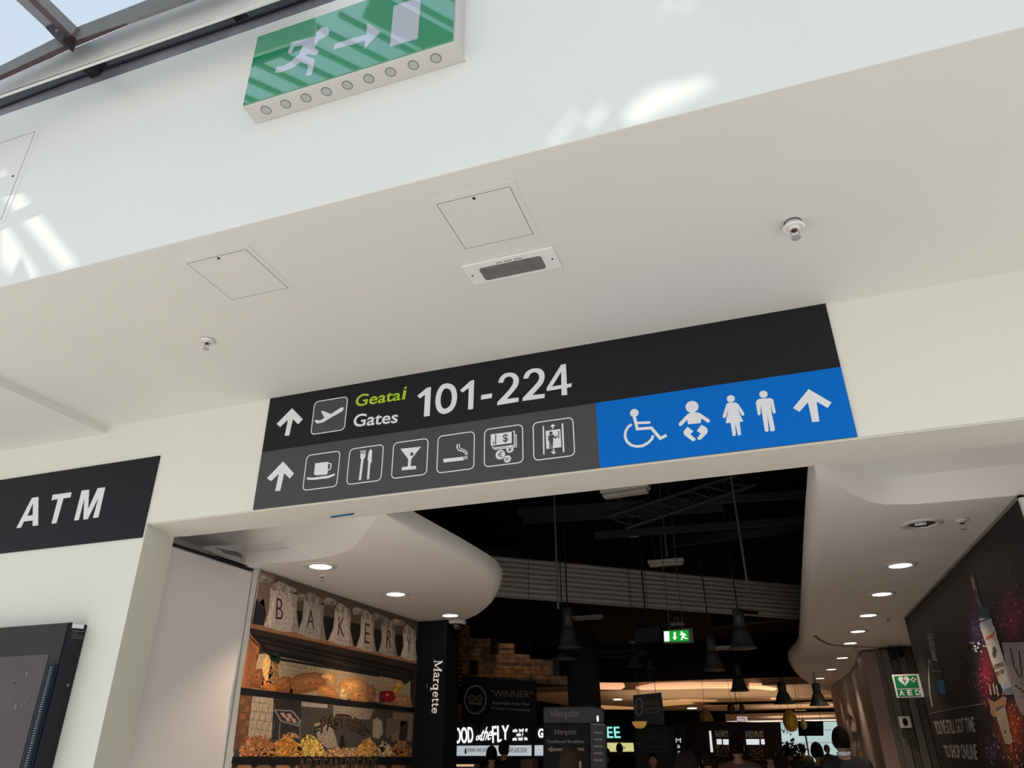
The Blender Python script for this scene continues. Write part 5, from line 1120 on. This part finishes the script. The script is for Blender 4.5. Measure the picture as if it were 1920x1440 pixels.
# stacked lower rings (tiers) of far ceiling
for i, (yy, z_, h_) in enumerate(((44, 3.70, 0.05), (52, 3.62, 0.06))):
    struct('trim_%d' % (30+i), MB().box((-4.5+i*1.5, yy, z_), (6.5, yy+3, ZC)), FARCEIL)
struct('ceiling', MB().box((-3.9, 50, 3.22), (6.5, 60, 3.30)), FARCEIL)
struct('ceiling', MB().box((-3.9, 44, 3.50), (6.5, 50.2, 3.56)), FARCEIL)
strip = MB(); strip.box((-3.8, 59.88, 3.06), (4.0, 59.995, 3.16)); tag(strip.build('strip_light', mat('strip_white', (1, 1, 1), 0.5, emit=(1, 0.85, 0.7), es=0.9)), 'thin bright strip light above the far window', 'strip light')
# far wall with window opening
fw = MB(); fw.box((-22, 60, 0), (-0.35, 60.3, ZD)); fw.box((3.9, 60, 0), (14, 60.3, ZD)); fw.box((-0.35, 60, 3.02), (3.9, 60.3, ZD)); struct('wall_back', fw, BURG)
struct('window_1', MB().box((-0.4, 60.1, 0), (3.95, 60.13, 3.36)), GLASSD)
wf = MB()
for x in (-0.35, 1.42, 3.85): wf.box((x-0.06, 59.95, 0), (x+0.06, 60.1, 3.4))
for z in (0.9, 1.7, 2.5, 3.2): wf.box((-0.4, 60.02, z-0.012), (3.9, 60.06, z+0.012))
struct('window_2', wf, mat('window_frame_grey', (0.2, 0.2, 0.2), 0.5))
S_ = PY(30, m4)
hb = thing('hanging_banner', 'dark blue hanging banner in front of the far window', 'banner', S_(575, 1080))
MB().prism([S_(455, 1015), S_(690, 1020), S_(692, 1150), S_(470, 1152)], V((0, 1, 0)), 0.1).build('cloth', mat('dark_banner', (0.008, 0.012, 0.022), 0.8), hb)
mb = MB()
for i in range(7): mb.stroke([S_(480+i*30, 1028), S_(482+i*30, 1142)], 0.02+0.02*(i % 3), NY, 0.004)
mb.build('streaks', mat('banner_blue', (0.02, 0.035, 0.06), 0.8), hb); MB().tube([S_(480, 1018), V((S_(480, 1018).x, 30, ZD))], 0.008, 5).tube([S_(670, 1020), V((S_(670, 1020).x, 30, ZD))], 0.008, 5).build('wires', DSTEEL, hb); anchor(hb)
mb = MB(); mb.stroke([at_y(*m4(*p), 32) for p in ((315, 1090), (335, 1125), (350, 1065), (365, 1130), (380, 1090), (395, 1148), (402, 1128))], 0.03, NY, 0.02).tube([at_y(*m4(335, 1125), 32), V((at_y(*m4(335, 1125), 32).x, 32, ZD))], 0.006, 5); tag(mb.build('zigzag_wire', HOUS), 'dark zigzag wire decoration before the bright window', 'decoration')
for j, (cx_, cy_, s_) in enumerate(((400, 1270, 46), (370, 1290, 36))):
    p = at_y(*m4(cx_, cy_), 26+3*j); r = thing('potted_plant', ('leafy dark plant against the bright window' if j == 0 else 'lower bushy plant left of the window plant'), 'plant', (p.x, 26+3*j, 0))
    mb = MB()
    for i in range(120):
        a = random.uniform(0, 2*PI); b_ = random.gauss(0, 0.45); rr_ = random.uniform(0.05, 0.45); q = V((rr_*math.cos(a), rr_*math.sin(a)*0.5, p.z+b_*0.3-0.1)); d = V((random.uniform(-1, 1), random.uniform(-.5, .5), random.uniform(-0.3, 1))).normalized()*0.16; e = V((0.03, 0.01, 0))
        mb.flat([q-e, q+d*0.5-e*1.6, q+d, q+d*0.5+e*1.6, q+e])
    mb.build('leaves', mat('dark_leaves', (0.02, 0.03, 0.015), 0.7), r); MB().tube([(0, 0, 0.3), (0, 0, p.z)], 0.02, 6).build('stem', WOOD, r); MB().lathe((0, 0, 0), [(0.16, 0), (0.22, 0.35), (0.2, 0.35)], 16).build('pot', DGREY, r)

# ------------------------------------------------------------------ right side: gates, mauve pillar, curved far wall, AED sign
gt = thing('folding_gate', 'grey vertical panelled folding gate behind the AED sign', 'gate', (2.3, 16.7, 0))
for i in range(5):
    x = 2.07+i*0.14; MB().box((x, 16.68+0.04*(i % 2), 0), (x+0.13, 16.76+0.04*(i % 2), 3.30)).build('gate_leaf', GATE if i % 2 == 0 else mat('grey_gate_dark', (0.09, 0.09, 0.085), 0.5), gt, bevel=0.006)
MB().box((2.05, 16.66, 3.30), (2.79, 16.82, ZL)).build('head_track', DSTEEL, gt); anchor(gt)
struct('wall_right', MB().box((2.8, 12.57, 0), (2.9, 17.2, ZL)), GATE)
struct('wall_right', MB().box((2.0, 16.9, 0), (2.8, 17.3, ZL)), GATE)
for i, (q, lb_) in enumerate(((((1262, 360), (1325, 360), (1352, 458), (1302, 472)), 'black clamp light hanging at the gate head, left one'), (((1358, 355), (1400, 352), (1418, 436), (1382, 446)), 'black clamp light hanging at the gate head, right one'))):
    mb = MB(); mb.prism([at_y(*m4(*p), 16.3) for p in q], V((0, 1, 0)), 0.14); mb.bar(at_y(*m4(*q[0]), 16.37)+V((0.03, 0, -0.05)), at_y(*m4(*q[0]), 16.37)+V((0.03, 0, 0.12)), 0.02); tag(mb.build('clamp_light', HOUS, bevel=0.01), lb_, 'clamp light', 'clamp lights')
mp = MB().box((1.74, 17.0, 0), (2.07, 18.1, ZL-0.02)); tag(mp.build('mauve_pillar', PINKP, bevel=0.02), 'square mauve pillar standing left of the grey gate', 'pillar')
fwl = [(1.80, 18.1), (1.86, 20.3), (1.9, 22.7), (1.84, 24.4), (1.76, 26.2), (1.74, 28.5), (1.86, 30.9), (2.2, 36)]
mb = MB(); k = len(fwl)
mb.add([(x, y, 0) for x, y in fwl]+[(x, y, ZL-0.003) for x, y in fwl]+[(x+0.2, y, 0) for x, y in fwl]+[(x+0.2, y, ZL-0.003) for x, y in fwl], [(i, i+1, k+i+1, k+i) for i in range(k-1)]+[(2*k+i, 2*k+i+1, 3*k+i+1, 3*k+i) for i in range(k-1)])
struct('wall_right', mb, TAUPE, smooth=True)
wm = MB(); WX = lambda a, b_: at_x(*m4(a, b_), 1.72)
for i in range(16):
    t = i/15; x_ = 905+60*math.sin(t*9); y_ = 965+t*300
    wm.stroke([WX(925+10*math.sin(i), 965+i*4), WX(x_, y_)], 0.10, MX, 0.002)
tag(wm.build('wall_drawing', mat('faint_drawing', (0.20, 0.155, 0.145), 0.7)), 'faint grey line drawing on the curved taupe wall', 'wall art')
for x, y in ((1.62, 20.7), (1.55, 25.9)):
    ld = bpy.data.lights.new('wall_washer', 'SPOT'); ld.energy = 30; ld.color = (1, 0.74, 0.5); ld.spot_size = 1.2; ld.spot_blend = 0.7; ld.shadow_soft_size = 0.03
    lo = bpy.data.objects.new('wall_washer', ld); C.collection.objects.link(lo); lo.location = (x, y, ZL-0.06); lo.rotation_euler = (0, 0.12, 0)
# AED sign
ae = thing('aed_sign', 'small green and white AED sign with heart by the poster wall edge', 'sign', (1.83, 12.53, 2.4))
R = lambda a, b_, o=0.0: at_y(*m6(a, b_), 12.53-o)
P = [R(106, 868), R(262, 862), R(288, 1006), R(136, 1008)]
xa, xb, zt_, zb_ = (P[0].x+P[3].x)/2, (P[1].x+P[2].x)/2, (P[0].z+P[1].z)/2, (P[2].z+P[3].z)/2
MB().box((xa, 12.53, zb_), (xb+0.03, 12.545, zt_)).build('plate', VWHITE, ae)
MB().box((xa+0.02, 12.526, zb_+0.125), (xb-0.012, 12.53, zt_-0.02)).build('green_field', AEDG, ae); MB().box((xa+0.02, 12.526, zb_+0.015), (xb-0.012, 12.53, zb_+0.11)).build('green_field', AEDG, ae)
hx, hz = xa+0.145, zb_+0.225; s_ = 0.074
mb = MB(); mb.prism([V((hx+s_*1.0*math.sin(t)**3, 12.526, hz+s_*(0.8125*math.cos(t)-0.3125*math.cos(2*t)-0.125*math.cos(3*t)-0.0625*math.cos(4*t)))) for t in [2*PI*i/28 for i in range(28)]], NY, 0.002); mb.build('heart', VWHITE, ae)
mb = MB(); mb.prism([V((hx+a*s_, 12.5235, hz+b_*s_)) for a, b_ in ((0.05, 0.55), (-0.35, -0.1), (-0.02, -0.02), (-0.2, -0.7), (0.38, 0.12), (0.05, 0.08))], NY, 0.001); mb.build('lightning_bolt', AEDG, ae)
mb = MB(); cx_, cz_ = xb-0.062, zt_-0.075; mb.box((cx_-0.035, 12.523, cz_-0.012), (cx_+0.035, 12.526, cz_+0.012)).box((cx_-0.012, 12.523, cz_-0.035), (cx_+0.012, 12.526, cz_+0.035)); mb.build('cross', VWHITE, ae)
mb = MB()
for i, ch_ in enumerate('AED'):
    x0_ = xa+0.045+i*0.105; text_on(mb, ch_, [V((x0_, 12.526, zb_+0.100)), V((x0_+0.062, 12.526, zb_+0.100)), V((x0_+0.062, 12.526, zb_+0.026)), V((x0_, 12.526, zb_+0.026))], NY, 0.002, bold=0.03)
mb.build('lettering', VWHITE, ae); anchor(ae)
ks = thing('key_switch', 'small white switch plate on the grey gate below the AED sign', 'switch', at_y(*m6(187, 1158), 16.6))
MB().box((-0.10, -0.01, -0.10), (0.10, 0.03, 0.10)).build('plate', VWHITE, ks, bevel=0.008); MB().ellipsoid((0, -0.012, 0), 0.045, 0.01, 0.07).build('key_slot', VBLACK, ks); MB().box((-0.10, -0.01, -0.26), (0.12, 0.02, -0.14)).build('label_plate', DGREY, ks)

# advert on the right wall
XA = 1.998
ad = thing('advert_mural', 'dark wall advert with bottles saying YOU\'VE STILL GOT TIME', 'advert', (XA, 9.5, 0))
MB().box((XA-0.018, 6.30, 0.02), (XA, 12.575, ZL-0.03)).build('panel', mat('advert_dark_print', (0.019, 0.017, 0.021), 0.6, spec=0.2), ad)
MB().box((XA-0.03, 6.25, ZL-0.03), (XA, 12.575, ZL-0.012)).build('top_rail', mat('rail_grey', (0.30, 0.29, 0.27), 0.4, metal=0.5), ad)
MB().box((XA-0.03, 6.25, 0.02), (XA, 6.30, ZL-0.012)).build('side_rail', METW, ad)
XQ = XA-0.0185
ap = MB()
def p6(pts, col, L): ap.flat([at_x(*m6(*p), XQ-L*0.0006) for p in pts], col)
def s6(cx, cy, n, sx_, sy_, col, smin=2, smax=8, L0=3, el=1.0):
    for i in range(n):
        x_ = random.gauss(cx, sx_); y_ = random.gauss(cy, sy_); s = random.uniform(smin, smax); a = random.uniform(0, PI)
        p6([(x_+s*math.cos(a), y_+s*el*math.sin(a)), (x_+s*0.7*math.cos(a+1.7), y_+s*0.7*el*math.sin(a+1.7)), (x_+s*math.cos(a+3.3), y_+s*el*math.sin(a+3.3)), (x_+s*0.6*math.cos(a+4.6), y_+s*0.6*el*math.sin(a+4.6))], jit(col, 0.4), L0+random.randint(0, 4))
# powder clouds: layered soft lobes, densest in the middle
def cloud(path, col, base=(0.0195, 0.0175, 0.0215), steps=10):
    for (cx, cy, rx, ry) in path:
        for j in range(steps):
            f = 1-0.9*j/steps; mixc = tuple(base[i]+(col[i]-base[i])*(j/(steps-1))**1.2 for i in range(3))
            pts = [(cx+rx*f*math.cos(a)*(1+0.10*math.sin(3*a+cx)+random.uniform(-.16, .16)), cy+ry*f*math.sin(a)*(1+0.12*math.sin(5*a+cy)+random.uniform(-.16, .16))) for a in [2*PI*i/46 for i in range(46)]]
            p6(pts, mixc, 0.4+j*0.27+(cx % 7)*0.03)
cloud([(640, 560, 95, 200)], (0.045, 0.02, 0.09)); cloud([(845, 520, 120, 230)], (0.13, 0.015, 0.035)); cloud([(870, 780, 90, 260)], (0.10, 0.012, 0.045))
cloud([(690, 860, 75, 230)], (0.22, 0.02, 0.06)); cloud([(840, 1200, 130, 260)], (0.30, 0.05, 0.02)); cloud([(730, 1330, 70, 120)], (0.05, 0.012, 0.07)); cloud([(620, 440, 30, 120)], (0.10, 0.02, 0.04))
s6(640, 640, 50, 40, 130, (0.35, 0.32, 0.45), 1, 4, 4, 1.8); s6(820, 480, 130, 55, 110, (0.45, 0.10, 0.12), 1, 5, 4, 2.2); s6(880, 560, 60, 30, 60, (0.6, 0.3, 0.3), 1, 3, 5, 2)
s6(680, 930, 60, 35, 100, (0.5, 0.12, 0.18), 2, 7, 4, 1.6); s6(830, 1230, 110, 60, 120, (0.62, 0.22, 0.10), 2, 7, 4, 2); s6(720, 1330, 50, 30, 60, (0.5, 0.5, 0.6), 1, 4, 5, 1.5); s6(620, 700, 16, 30, 20, (0.8, 0.8, 0.85), 3, 7, 6, 1.5)
# bottle
p6([(583, 262), (600, 250), (612, 262), (628, 330), (640, 395), (622, 400), (608, 350)], (0.10, 0.055, 0.045), 8)
p6([(590, 275), (602, 270), (618, 345), (608, 350)], (0.30, 0.20, 0.16), 9)
p6([(620, 398), (640, 392), (662, 455), (646, 462)], (0.10, 0.09, 0.12), 8)
p6([(646, 462), (662, 452), (690, 458), (712, 500), (722, 545), (640, 555), (640, 505)], (0.03, 0.07, 0.10), 8)
p6([(640, 520), (716, 520), (725, 560), (790, 760), (845, 960), (845, 990), (790, 975), (720, 780), (650, 590)], (0.38, 0.43, 0.48), 9)
p6([(655, 590), (735, 570), (775, 740), (815, 900), (765, 925), (710, 770)], (0.50, 0.47, 0.44), 10)
p6([(642, 540), (716, 515), (716, 520), (644, 550)], (0.02, 0.03, 0.05), 11)
p6([(680, 640), (735, 608), (738, 622), (684, 658)], (0.45, 0.12, 0.12), 11); p6([(684, 652), (736, 628), (737, 632), (686, 658)], (0.5, 0.2, 0.2), 11)
p6([(722, 700), (738, 690), (750, 725), (742, 760), (726, 740)], (0.08, 0.15, 0.12), 11)
p6([(720, 740), (735, 700), (740, 745), (748, 762), (730, 765)], (0.12, 0.10, 0.08), 11)
p6([(790, 960), (842, 940), (848, 990), (800, 992)], (0.16, 0.20, 0.28), 11)
# paper bag / box at right
p6([(780, 670), (960, 668), (960, 1120), (905, 1115), (870, 1050), (815, 860)], (0.30, 0.25, 0.27), 12)
p6([(826, 705), (840, 705), (862, 820), (893, 876), (908, 868), (890, 820), (880, 720), (890, 718), (904, 870), (898, 885), (880, 880), (850, 820)], (0.10, 0.085, 0.08), 13)
for (a, b_, w_) in ((862, 928, 18), (882, 945, 22), (905, 962, 20)): p6([(a, b_), (a+w_, b_+8), (a+w_-6, b_+16), (a-4, b_+10)], (0.03, 0.02, 0.03), 13)
# knotted item and dressing
p6([(690, 1010), (735, 1035), (760, 1020), (790, 1000), (812, 1010), (805, 1060), (765, 1090), (735, 1130), (712, 1110), (708, 1060)], (0.34, 0.19, 0.13), 10)
p6([(735, 1090), (800, 1065), (850, 1280), (828, 1296), (800, 1290)], (0.36, 0.30, 0.22), 11)
p6([(745, 1070), (790, 1050), (800, 1062), (740, 1095)], (0.12, 0.10, 0.13), 12)
for (a, b_) in ((698, 930), (722, 925), (742, 935)): p6([(a, b_), (a+8, b_-8), (a+22, b_+60), (a+12, b_+64)], (0.45, 0.36, 0.33), 12)
p6([(796, 1210), (804, 1206), (808, 1225), (800, 1230)], (0.03, 0.03, 0.03), 12); p6([(828, 1200), (834, 1198), (838, 1220), (832, 1224)], (0.03, 0.03, 0.03), 12)
ap.build('printed_picture', PRINT, ad); ap = MB()
# tall tube of the other product
p6([(312, 575), (345, 572), (392, 780), (400, 800), (432, 965), (415, 990), (385, 960), (362, 830), (350, 780)], (0.035, 0.035, 0.04), 4)
p6([(322, 618), (352, 616), (390, 782), (358, 780)], (0.34, 0.33, 0.34), 5)
p6([(358, 790), (396, 792), (408, 850), (372, 858)], (0.03, 0.04, 0.07), 5); p6([(380, 905), (424, 900), (440, 985), (402, 985)], (0.03, 0.14, 0.32), 6)
p6([(330, 770), (352, 800), (354, 880), (348, 800), (336, 788), (335, 880), (342, 980), (358, 1068), (350, 1060), (334, 980), (328, 880)], (0.42, 0.40, 0.38), 6)
p6([(350, 838), (410, 846), (411, 852), (352, 846)], (0.2, 0.2, 0.22), 7)
ap.build('printed_tube', PRINT, ad)
tx = MB(); U = lambda a, b_, L=9: at_x(*m6(a, b_), XQ-L*0.0006)
text_on(tx, "YOU'VE STILL GOT TIME", [U(362, 1150), U(606, 1122), U(620, 1218), U(380, 1236)], MX, 0.001, bold=0.012)
text_on(tx, 'TO SHOP ONLINE', [U(420, 1300), U(622, 1292), U(634, 1392), U(440, 1374)], MX, 0.001, bold=0.02)
text_on(tx, "BENEFICIAL", [U(325, 622), U(352, 622), U(386, 780), U(360, 780)], MX, 0.001) if False else None
tx.build('slogan_lettering', mat('silver_slogan', (0.42, 0.40, 0.40), 0.5), ad)
tx = MB(); text_on(tx, 'COTSWOLDS', [U(728, 808, 13), U(785, 786, 13), U(790, 812, 13), U(734, 836, 13)], MX, 0.001, bold=0.02); text_on(tx, 'DRY GIN', [U(742, 850, 13), U(788, 832, 13), U(793, 858, 13), U(748, 876, 13)], MX, 0.001, bold=0.02)
tx.build('bottle_lettering', mat('label_red_brown', (0.20, 0.08, 0.08), 0.5), ad)
tx = MB(); text_on(tx, 'BENEFIT', [U(350, 620, 8), U(388, 776, 8), U(366, 776, 8), U(326, 622, 8)], MX, 0.001, bold=0.02); tx.build('tube_lettering', VBLACK, ad)
tx = MB(); tx.stroke([U(335, 1108, 3), U(480, 1075, 3), U(670, 1045, 3)], 0.008, MX, 0.001); tx.build('panel_seam', DIMT, ad)
anchor(ad)

# ------------------------------------------------------------------ people
HAIRB = mat('dark_brown_hair', (0.006, 0.004, 0.003), 0.8, spec=0.1); HAIRM = mat('mid_brown_hair', (0.028, 0.016, 0.010), 0.8, spec=0.1); HAIRG = mat('light_grey_hair', (0.32, 0.26, 0.2), 0.6)
def cloth(n, c): return mat(n, c, 0.85, noise=0.15, nscale=12)
def skinned(name, verts, edges, radii, m, parent, root_i=0):
    me = bpy.data.meshes.new(name); me.from_pydata(verts, edges, []); o = bpy.data.objects.new(name, me); C.collection.objects.link(o); o.parent = parent; me.materials.append(m)
    md = o.modifiers.new('skin', 'SKIN'); md.use_smooth_shade = True
    if not me.skin_vertices: me.attributes.new('skin', 'FLOAT', 'POINT')
    return o, me
def skin_mesh(verts, edges, radii, root_i=0, lv=1):
    bmx = bmesh.new(); ly = bmx.verts.layers.skin.verify(); vv = [bmx.verts.new(v) for v in verts]
    for i, v in enumerate(vv): r = radii[i]; v[ly].radius = r if isinstance(r, tuple) else (r, r); v[ly].use_root = (i == root_i)
    for e in edges: bmx.edges.new((vv[e[0]], vv[e[1]]))
    me = bpy.data.meshes.new('b'); bmx.to_mesh(me); bmx.free(); ob = bpy.data.objects.new('b', me); C.collection.objects.link(ob)
    md = ob.modifiers.new('s', 'SKIN'); sb = ob.modifiers.new('u', 'SUBSURF'); sb.levels = lv; sb.render_levels = lv
    dg = bpy.context.evaluated_depsgraph_get(); em = bpy.data.meshes.new_from_object(ob.evaluated_get(dg)); bpy.data.objects.remove(ob); return em
# standing figure, unit height 1.75, facing -Y, built once
BV = [(0, 0, .95), (0, 0, 1.08), (0, .01, 1.25), (0, .01, 1.42), (0, 0, 1.50), (0, -.01, 1.56),
      (-.10, 0, .90), (-.10, -.01, .50), (-.11, .02, .09), (-.11, -.12, .04), (.10, 0, .90), (.10, -.01, .50), (.11, .02, .09), (.11, -.12, .04),
      (-.17, .01, 1.40), (-.22, .02, 1.13), (-.24, -.08, .90), (-.24, -.11, .82), (.17, .01, 1.40), (.22, .02, 1.13), (.24, -.08, .90), (.24, -.11, .82)]
BE = [(0,1),(1,2),(2,3),(3,4),(4,5),(0,6),(6,7),(7,8),(8,9),(0,10),(10,11),(11,12),(12,13),(3,14),(14,15),(15,16),(16,17),(3,18),(18,19),(19,20),(20,21)]
BR0 = [(.14,.10),(.125,.095),(.15,.105),(.12,.09),.055,.055,(.085,.09),.058,.042,(.045,.03),(.085,.09),.058,.042,(.045,.03),.055,.042,.030,(.035,.018),.055,.042,.030,(.035,.018)]
body_me = skin_mesh(BV, BE, BR0)
def head_mb():
    h = MB(); h.ellipsoid((0, -.005, 1.645), .074, .094, .112, 20, 14)
    h.ellipsoid((0, -.055, 1.585), .048, .045, .042, 14, 8)
    h.add([(-.012, -.092, 1.665), (.012, -.092, 1.665), (.016, -.098, 1.622), (-.016, -.098, 1.622), (0, -.122, 1.627), (0, -.10, 1.675)], [(0, 1, 5), (0, 5, 4, 3), (1, 2, 4, 5), (3, 4, 2)])
    for s in (-1, 1):
        h.ellipsoid((s*.078, .008, 1.64), .010, .022, .033, 10, 8); h.ellipsoid((s*.029, -.085, 1.653), .014, .012, .009, 8, 6)
        for f in range(4):
            x = s*.24+s*(.018-.012*f)*-1*s; h.tube([(s*.24+(f-1.5)*.016, -.112, .80), (s*.24+(f-1.5)*.017, -.122, .76-.006*(f in (1, 2))), (s*.24+(f-1.5)*.016, -.112, .725-.01*(f in (1, 2)))], [.009, .0085, .007], 6)
        h.tube([(s*.215, -.115, .84), (s*.198, -.135, .80), (s*.20, -.14, .77)], [.011, .010, .008], 6)
    h.tube([(-.022, -.098, 1.592), (0, -.104, 1.594), (.022, -.098, 1.592)], .005, 6)
    return h
hm = head_mb()
bmx = bmesh.new(); bmx.from_mesh(body_me); tmpm = bpy.data.meshes.new('h'); tmpm.from_pydata(hm.v, [], hm.f); bmx.from_mesh(tmpm); bmx.to_mesh(body_me); bmx.free()
for p in body_me.polygons: p.use_smooth = True
body_me.materials.clear(); body_me.materials.append(SKIN)
ji = [1, 2, 3, 14, 15, 16, 18, 19, 20]
JV = [(0, 0, .92), (0, 0, 1.06), (0, .01, 1.25), (0, .01, 1.43), (0, .012, 1.525), (-.175, .01, 1.425), (-.225, .02, 1.13), (-.243, -.075, .905), (.175, .01, 1.425), (.225, .02, 1.13), (.243, -.075, .905)]
JE = [(0,1),(1,2),(2,3),(3,4),(3,5),(5,6),(6,7),(3,8),(8,9),(9,10)]
jacket_me = skin_mesh(JV, JE, [(.18,.135),(.165,.125),(.185,.135),(.165,.12),(.082,.078),(.085,.085),.062,.045,(.085,.085),.062,.045])
TV = [(0, 0, .96), (-.10, 0, .88), (-.105, -.01, .50), (-.11, .02, .10), (.10, 0, .88), (.105, -.01, .50), (.11, .02, .10)]
trouser_me = skin_mesh(TV, [(0,1),(1,2),(2,3),(0,4),(4,5),(5,6)], [(.155,.12),(.105,.11),.078,.062,(.105,.11),.078,.062])
for me_ in (jacket_me, trouser_me):
    for p in me_.polygons: p.use_smooth = True
def hair_me(kind):
    h = MB(); n, m_ = 24, 12; vs = []; c = V((0, .004, 1.652))
    for i in range(m_+1):
        t = PI*0.62*i/m_
        for k_ in range(n):
            a = 2*PI*k_/n; front = max(0, -math.sin(a)); tt = t*(1-0.52*front) * (1.12 if kind == 'short' else 1.2); rr_ = 1+0.02*math.sin(7*a+3*i)
            vs.append(c+V((.083*rr_*math.sin(tt)*math.cos(a), .104*rr_*math.sin(tt)*math.sin(a), .122*rr_*math.cos(tt))))
    h.add(vs, [(i*n+k_, (i+1)*n+k_, (i+1)*n+(k_+1) % n, i*n+(k_+1) % n) for i in range(m_) for k_ in range(n)])
    if kind == 'long': h.ellipsoid((0, .045, 1.55), .088, .06, .16, 18, 12); h.ellipsoid((-.06, .01, 1.56), .028, .05, .13); h.ellipsoid((.06, .01, 1.56), .028, .05, .13)
    if kind == 'bun': h.ellipsoid((0, .10, 1.70), .04, .04, .04)
    o = h.build('hair', HAIRB, smooth=True); me = o.data; bpy.data.objects.remove(o); me.materials.clear(); return me
HM = {k_: hair_me(k_) for k_ in ('short', 'long', 'bun')}
def person(px, y, face, label, jcol, hair, hm_, skin=None, collar=False, width=1.0):
    y = y*1.18; top = at_y(*px, y); s = top.z/1.772
    r = thing('person', label, 'person', (top.x, y, 0.0), 'people in the food hall'); r.rotation_euler = (0, 0, math.radians(face)); r.scale = (s*width, s*width, s)
    def pt(name, me, m):
        me = me.copy(); me.materials.clear(); me.materials.append(m); o = bpy.data.objects.new(name, me); C.collection.objects.link(o); o.parent = r; return o
    pt('body', body_me, skin or SKIN); pt('jacket', jacket_me, jcol); pt('trousers', trouser_me, BLACKG); pt('hair', HM[hair], hm_)
    if collar: MB().lathe((0, 0, 0), [(.064, 1.515), (.063, 1.545), (.055, 1.552)], 18).build('shirt_collar', VWHITE, r, smooth=True)
    return r
NV = cloth('navy_suit_cloth', (0.010, 0.012, 0.018)); BK = cloth('black_cloth', (0.008, 0.007, 0.008)); BRN = cloth('brown_coat', (0.10, 0.05, 0.035)); GRN = cloth('olive_cloth', (0.03, 0.035, 0.02)); BLU = cloth('blue_cloth', (0.012, 0.018, 0.045)); RED = cloth('maroon_cloth', (0.05, 0.02, 0.02))
person((1572, 1362), 7.3, 180, 'man in dark suit with white collar walking away at right', NV, 'short', HAIRB, collar=True)
person((892, 1413), 12, 15, 'grey haired person lit orange under the food sign facing us', BK, 'short', HAIRG)
person((922, 1398), 9, 190, 'dark haired person from behind left under the food sign', BK, 'short', HAIRB)
person((945, 1387), 10, 175, 'taller person in black standing behind before the lit menu', BK, 'bun', HAIRB)
person((1069, 1397), 4.7, 170, 'brown haired person close by before the totem sign', RED, 'short', HAIRM)
person((1137, 1402), 14, 185, 'person beside the yellow menu, partly hidden by the totem', BK, 'short', HAIRB)
person((1161, 1393), 16, 180, 'black silhouetted person in front of the yellow menu', BK, 'short', HAIRB)
person((1223, 1411), 11, 10, 'person facing us in front of the blackboard menu', BK, 'short', HAIRB)
person((1285, 1405), 4.4, 180, 'dark haired person close to camera at the bottom edge', BK, 'long', HAIRB)
person((1325, 1408), 9, 200, 'person with light brown hair left of the brown coat', BRN, 'short', HAIRM)
person((1378, 1379), 8, 178, 'person in brown hooded coat before the kiosk', BRN, 'short', HAIRB)
person((1440, 1394), 9, 170, 'person with dark hair right of the kiosk pictures', GRN, 'short', HAIRM)
person((1462, 1414), 7, 185, 'short person in olive at the bottom edge right of kiosk', GRN, 'short', HAIRB)
person((1503, 1396), 18, 180, 'small distant person in olive against the window', GRN, 'short', HAIRB)
person((1476, 1400), 15, 170, 'distant person left of the window plant', GRN, 'short', HAIRB)
person((1529, 1391), 9.6, 165, 'person with dark curly hair in blue left of the suited man', BLU, 'short', HAIRB)
person((1549, 1396), 20, 20, 'tiny distant person just left of the suited man', BRN, 'short', HAIRM)

# hall lamp light: warm area light standing for the coves' real output
for loc, sx_, e in (((-3, 38, 3.7), 8, 150), ((1.5, 46, 3.6), 5, 90), ((1.2, 55, 3.6), 4, 90)):
    ld = bpy.data.lights.new('cove_glow', 'AREA'); ld.energy = e; ld.size = sx_; ld.color = (1, 0.68, 0.42); lo = bpy.data.objects.new('cove_glow', ld); C.collection.objects.link(lo); lo.location = loc; lo.rotation_euler = (PI, 0, 0)
    lo.location.z = 2.6
